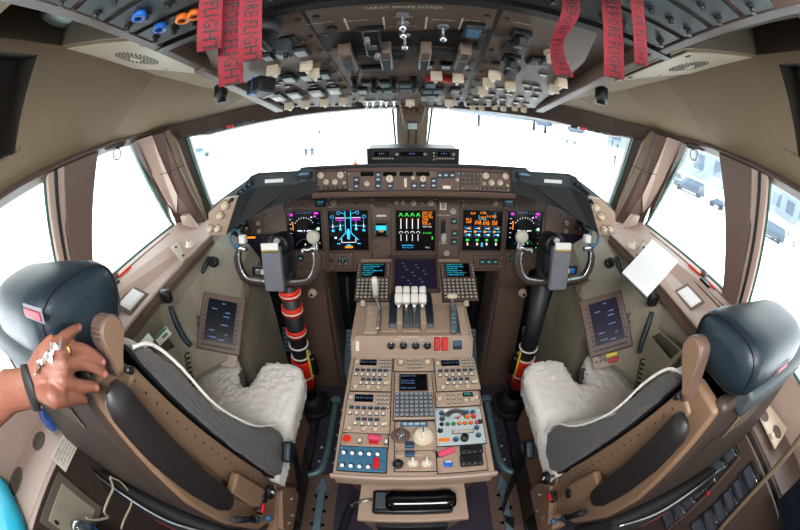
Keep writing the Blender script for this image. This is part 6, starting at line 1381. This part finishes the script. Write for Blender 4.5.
for k, (x, y, l) in enumerate(((307, 163, 'person in blue-grey standing at left of a pair seen through the left windscreen'), (313, 162.5, 'person in blue-grey standing at right of a pair seen through the left windscreen'), (320, 139, 'lone distant person seen above the pair through the left windscreen'), (189, 164, 'person in front of the white cart seen through the left windscreen'), (612, 147, 'person farthest left in the crowd seen through the right windscreen'), (617, 151, 'person in the front of the crowd seen through the right windscreen'), (624, 146, 'person in the middle of the crowd seen through the right windscreen'), (630, 150, 'person farthest right in the crowd seen through the right windscreen'), (614, 166, 'person walking nearest, below the crowd, seen through the right windscreen'), (735, 166 if 0 else 182, 'person beside the vehicles seen through the right sliding window'), (791, 254, 'person standing alone seen through the aft right window'), (786, 243, 'person by the tractor seen through the aft right window'))):
    person_out(x, y, 1.7, l)
def cone(px, py, l, c='coneorange'):
    p = ofs(px, py); b = MB(); b.box(.5, .5, .05, c, T(p+V((0, 0, .03)))); b.lathe([(.2, .05), (.14, .3), (.13, .3), (.09, .5), (.04, .75), (1e-5, .76)], c, T(p), n=14); obj('traffic_cone', b, None, label=l, cat='traffic cone')
cone(355.5, 165, 'pale orange traffic cone on the tarmac just left of the radio box')
def vehicle(px, py, yaw, L_, W_, H_, col, name, label, cat, hood=.35, grp=None):
    p = ofs(px, py); R = T(p) @ Matrix.Rotation(yaw, 4, 'Z'); t = thing(name, label, cat, p, grp)
    b = MB(); b.prism([(-L_/2, -W_/2, .35), (L_/2, -W_/2, .35), (L_/2, -W_/2, H_*.52), (L_/2-L_*hood*.6, -W_/2, H_*.58), (L_/2-L_*hood, -W_/2, H_), (-L_/2+.3, -W_/2, H_), (-L_/2, -W_/2, H_*.6)], (0, W_, 0), col, R, bev=.06); obj('bodywork', b, t)
    b = MB(); b.prism([(L_/2-L_*hood*.72, -W_/2-.02, H_*.60), (L_/2-L_*hood-.05, -W_/2-.02, H_*.93), (-L_/2+.45, -W_/2-.02, H_*.93), (-L_/2+.25, -W_/2-.02, H_*.62)], (0, W_+.04, 0), 'bldg_dark' if col != 'bldg_dark' else 'tyre', R); obj('windows', b, t)
    for sx in (-1, 1):
        for sy in (-1, 1):
            b = MB(); b.cyl(.36, .25, 'tyre', R @ T(sx*L_*.32, sy*W_/2-.12, .36) @ Matrix.Rotation(PI/2, 4, 'X') @ T(0, 0, -.12), n=16); obj('wheel', b, t)
vehicle(199, 158, .5, 5, 2, 1.9, 'car_light', 'service_cart', 'white service vehicle seen at the left end of the left windscreen', 'vehicle')
vehicle(671, 181, 1.9, 4.8, 2, 1.7, 'car_light', 'passenger_car', 'white car seen through the right sliding window', 'car', grp=None)
vehicle(689, 193, 2.1, 4.8, 2, 2.0, 'car_dark', 'van', 'dark blue-grey van seen through the right sliding window', 'van')
vehicle(570, 143, 1.2, 3, 1.6, 1.6, 'car_light', 'small_van', 'small pale vehicle alone on the apron beyond the right windscreen', 'vehicle')
vehicle(766, 236, 2.4, 5.5, 2.2, 2.0, 'car_dark', 'tow_tractor', 'grey-blue tow tractor seen through the aft right window', 'tractor')
vehicle(716, 208, 2.0, 2.2, 1.3, 1.2, 'car_dark', 'baggage_cart', 'small dark cart at the edge of the right sliding window', 'cart')
def building(px, py, w_, d_, h_, yaw, label, m='bldg', dist=None):
    p = ofs(px, py); p = p if dist is None else CP+(p-CP).normalized()*dist; p.z = GZ
    R = T(p) @ Matrix.Rotation(yaw, 4, 'Z'); t = thing('terminal_building', label, 'building', p); b = MB(); b.box(w_, d_, h_, m, R, base=True); obj('wall', b, t)
    b = MB(); b.box(w_*1.02, d_*1.02, .5, 'bldg_dark', R @ T(0, 0, h_), base=True); obj('roof', b, t)
    n = int(w_//4)
    for k in range(n):
        b = MB(); b.box(2.4, .2, h_*.45, 'bldg_dark', R @ T(-w_/2+w_*(k+.5)/n, -d_/2-.05, h_*.5)); obj('window', b, t)
building(697, 177, 15, 6, 7, -.9, 'pale blue-grey building beyond the vehicles outside the right sliding window', 'bldg')
building(774, 212, 22, 8, 6.5, -1.15, 'low grey building outside the aft right window', 'bldg')
building(633, 151, 14, 8, 7, -.7, 'distant grey building behind the crowd at the right end of the windscreen', 'bldg')
# distant aircraft
p = ofs(525, 130); t = thing('parked_aircraft', 'pale four-engined aircraft parked far off beyond the right windscreen', 'aircraft', p)
R = T(p+V((0, 0, 4.0))) @ Matrix.Rotation(.1, 4, 'Z')
b = MB(); b.tube([(-20, 0, 0), (-17, 0, .6), (-8, 0, .8), (14, 0, .8), (24, 0, 1.5), (30, 0, 2.4)], [.3, 1.6, 2.4, 2.4, 1.4, .3], 'bldg', n=14, M=R); obj('fuselage', b, t)
b = MB(); b.prism([(-2, 0, 0), (5, 0, 0), (13, 24, 1.0), (10, 24, 1.0)], (0, 0, .4), 'bldg_dark', R); b.prism([(-2, 0, 0), (5, 0, 0), (13, -24, 1.0), (10, -24, 1.0)], (0, 0, .4), 'bldg_dark', R); obj('wing', b, t)
b = MB(); b.prism([(22, 0, 2), (29, 0, 2.4), (32, 0, 9), (29, 0, 9)], (0, .4, 0), 'bldg_dark', R); obj('tail_fin', b, t)
for x, y in ((2, -8), (6, -15), (2, 8), (6, 15)):
    b = MB(); b.cyl(1.1, 3.6, 'bldg_dark', R @ T(x-3, y, -.9) @ Matrix.Rotation(PI/2, 4, 'Y'), n=14, bev=.2); obj('engine', b, t)
for x, y in ((-12, 0), (4, -3), (4, 3)):
    b = MB(); b.rod(R @ V((x, y, 0)), R @ V((x, y, -3.9)), .35, 'tyre'); obj('landing_gear', b, t)
flush_units()
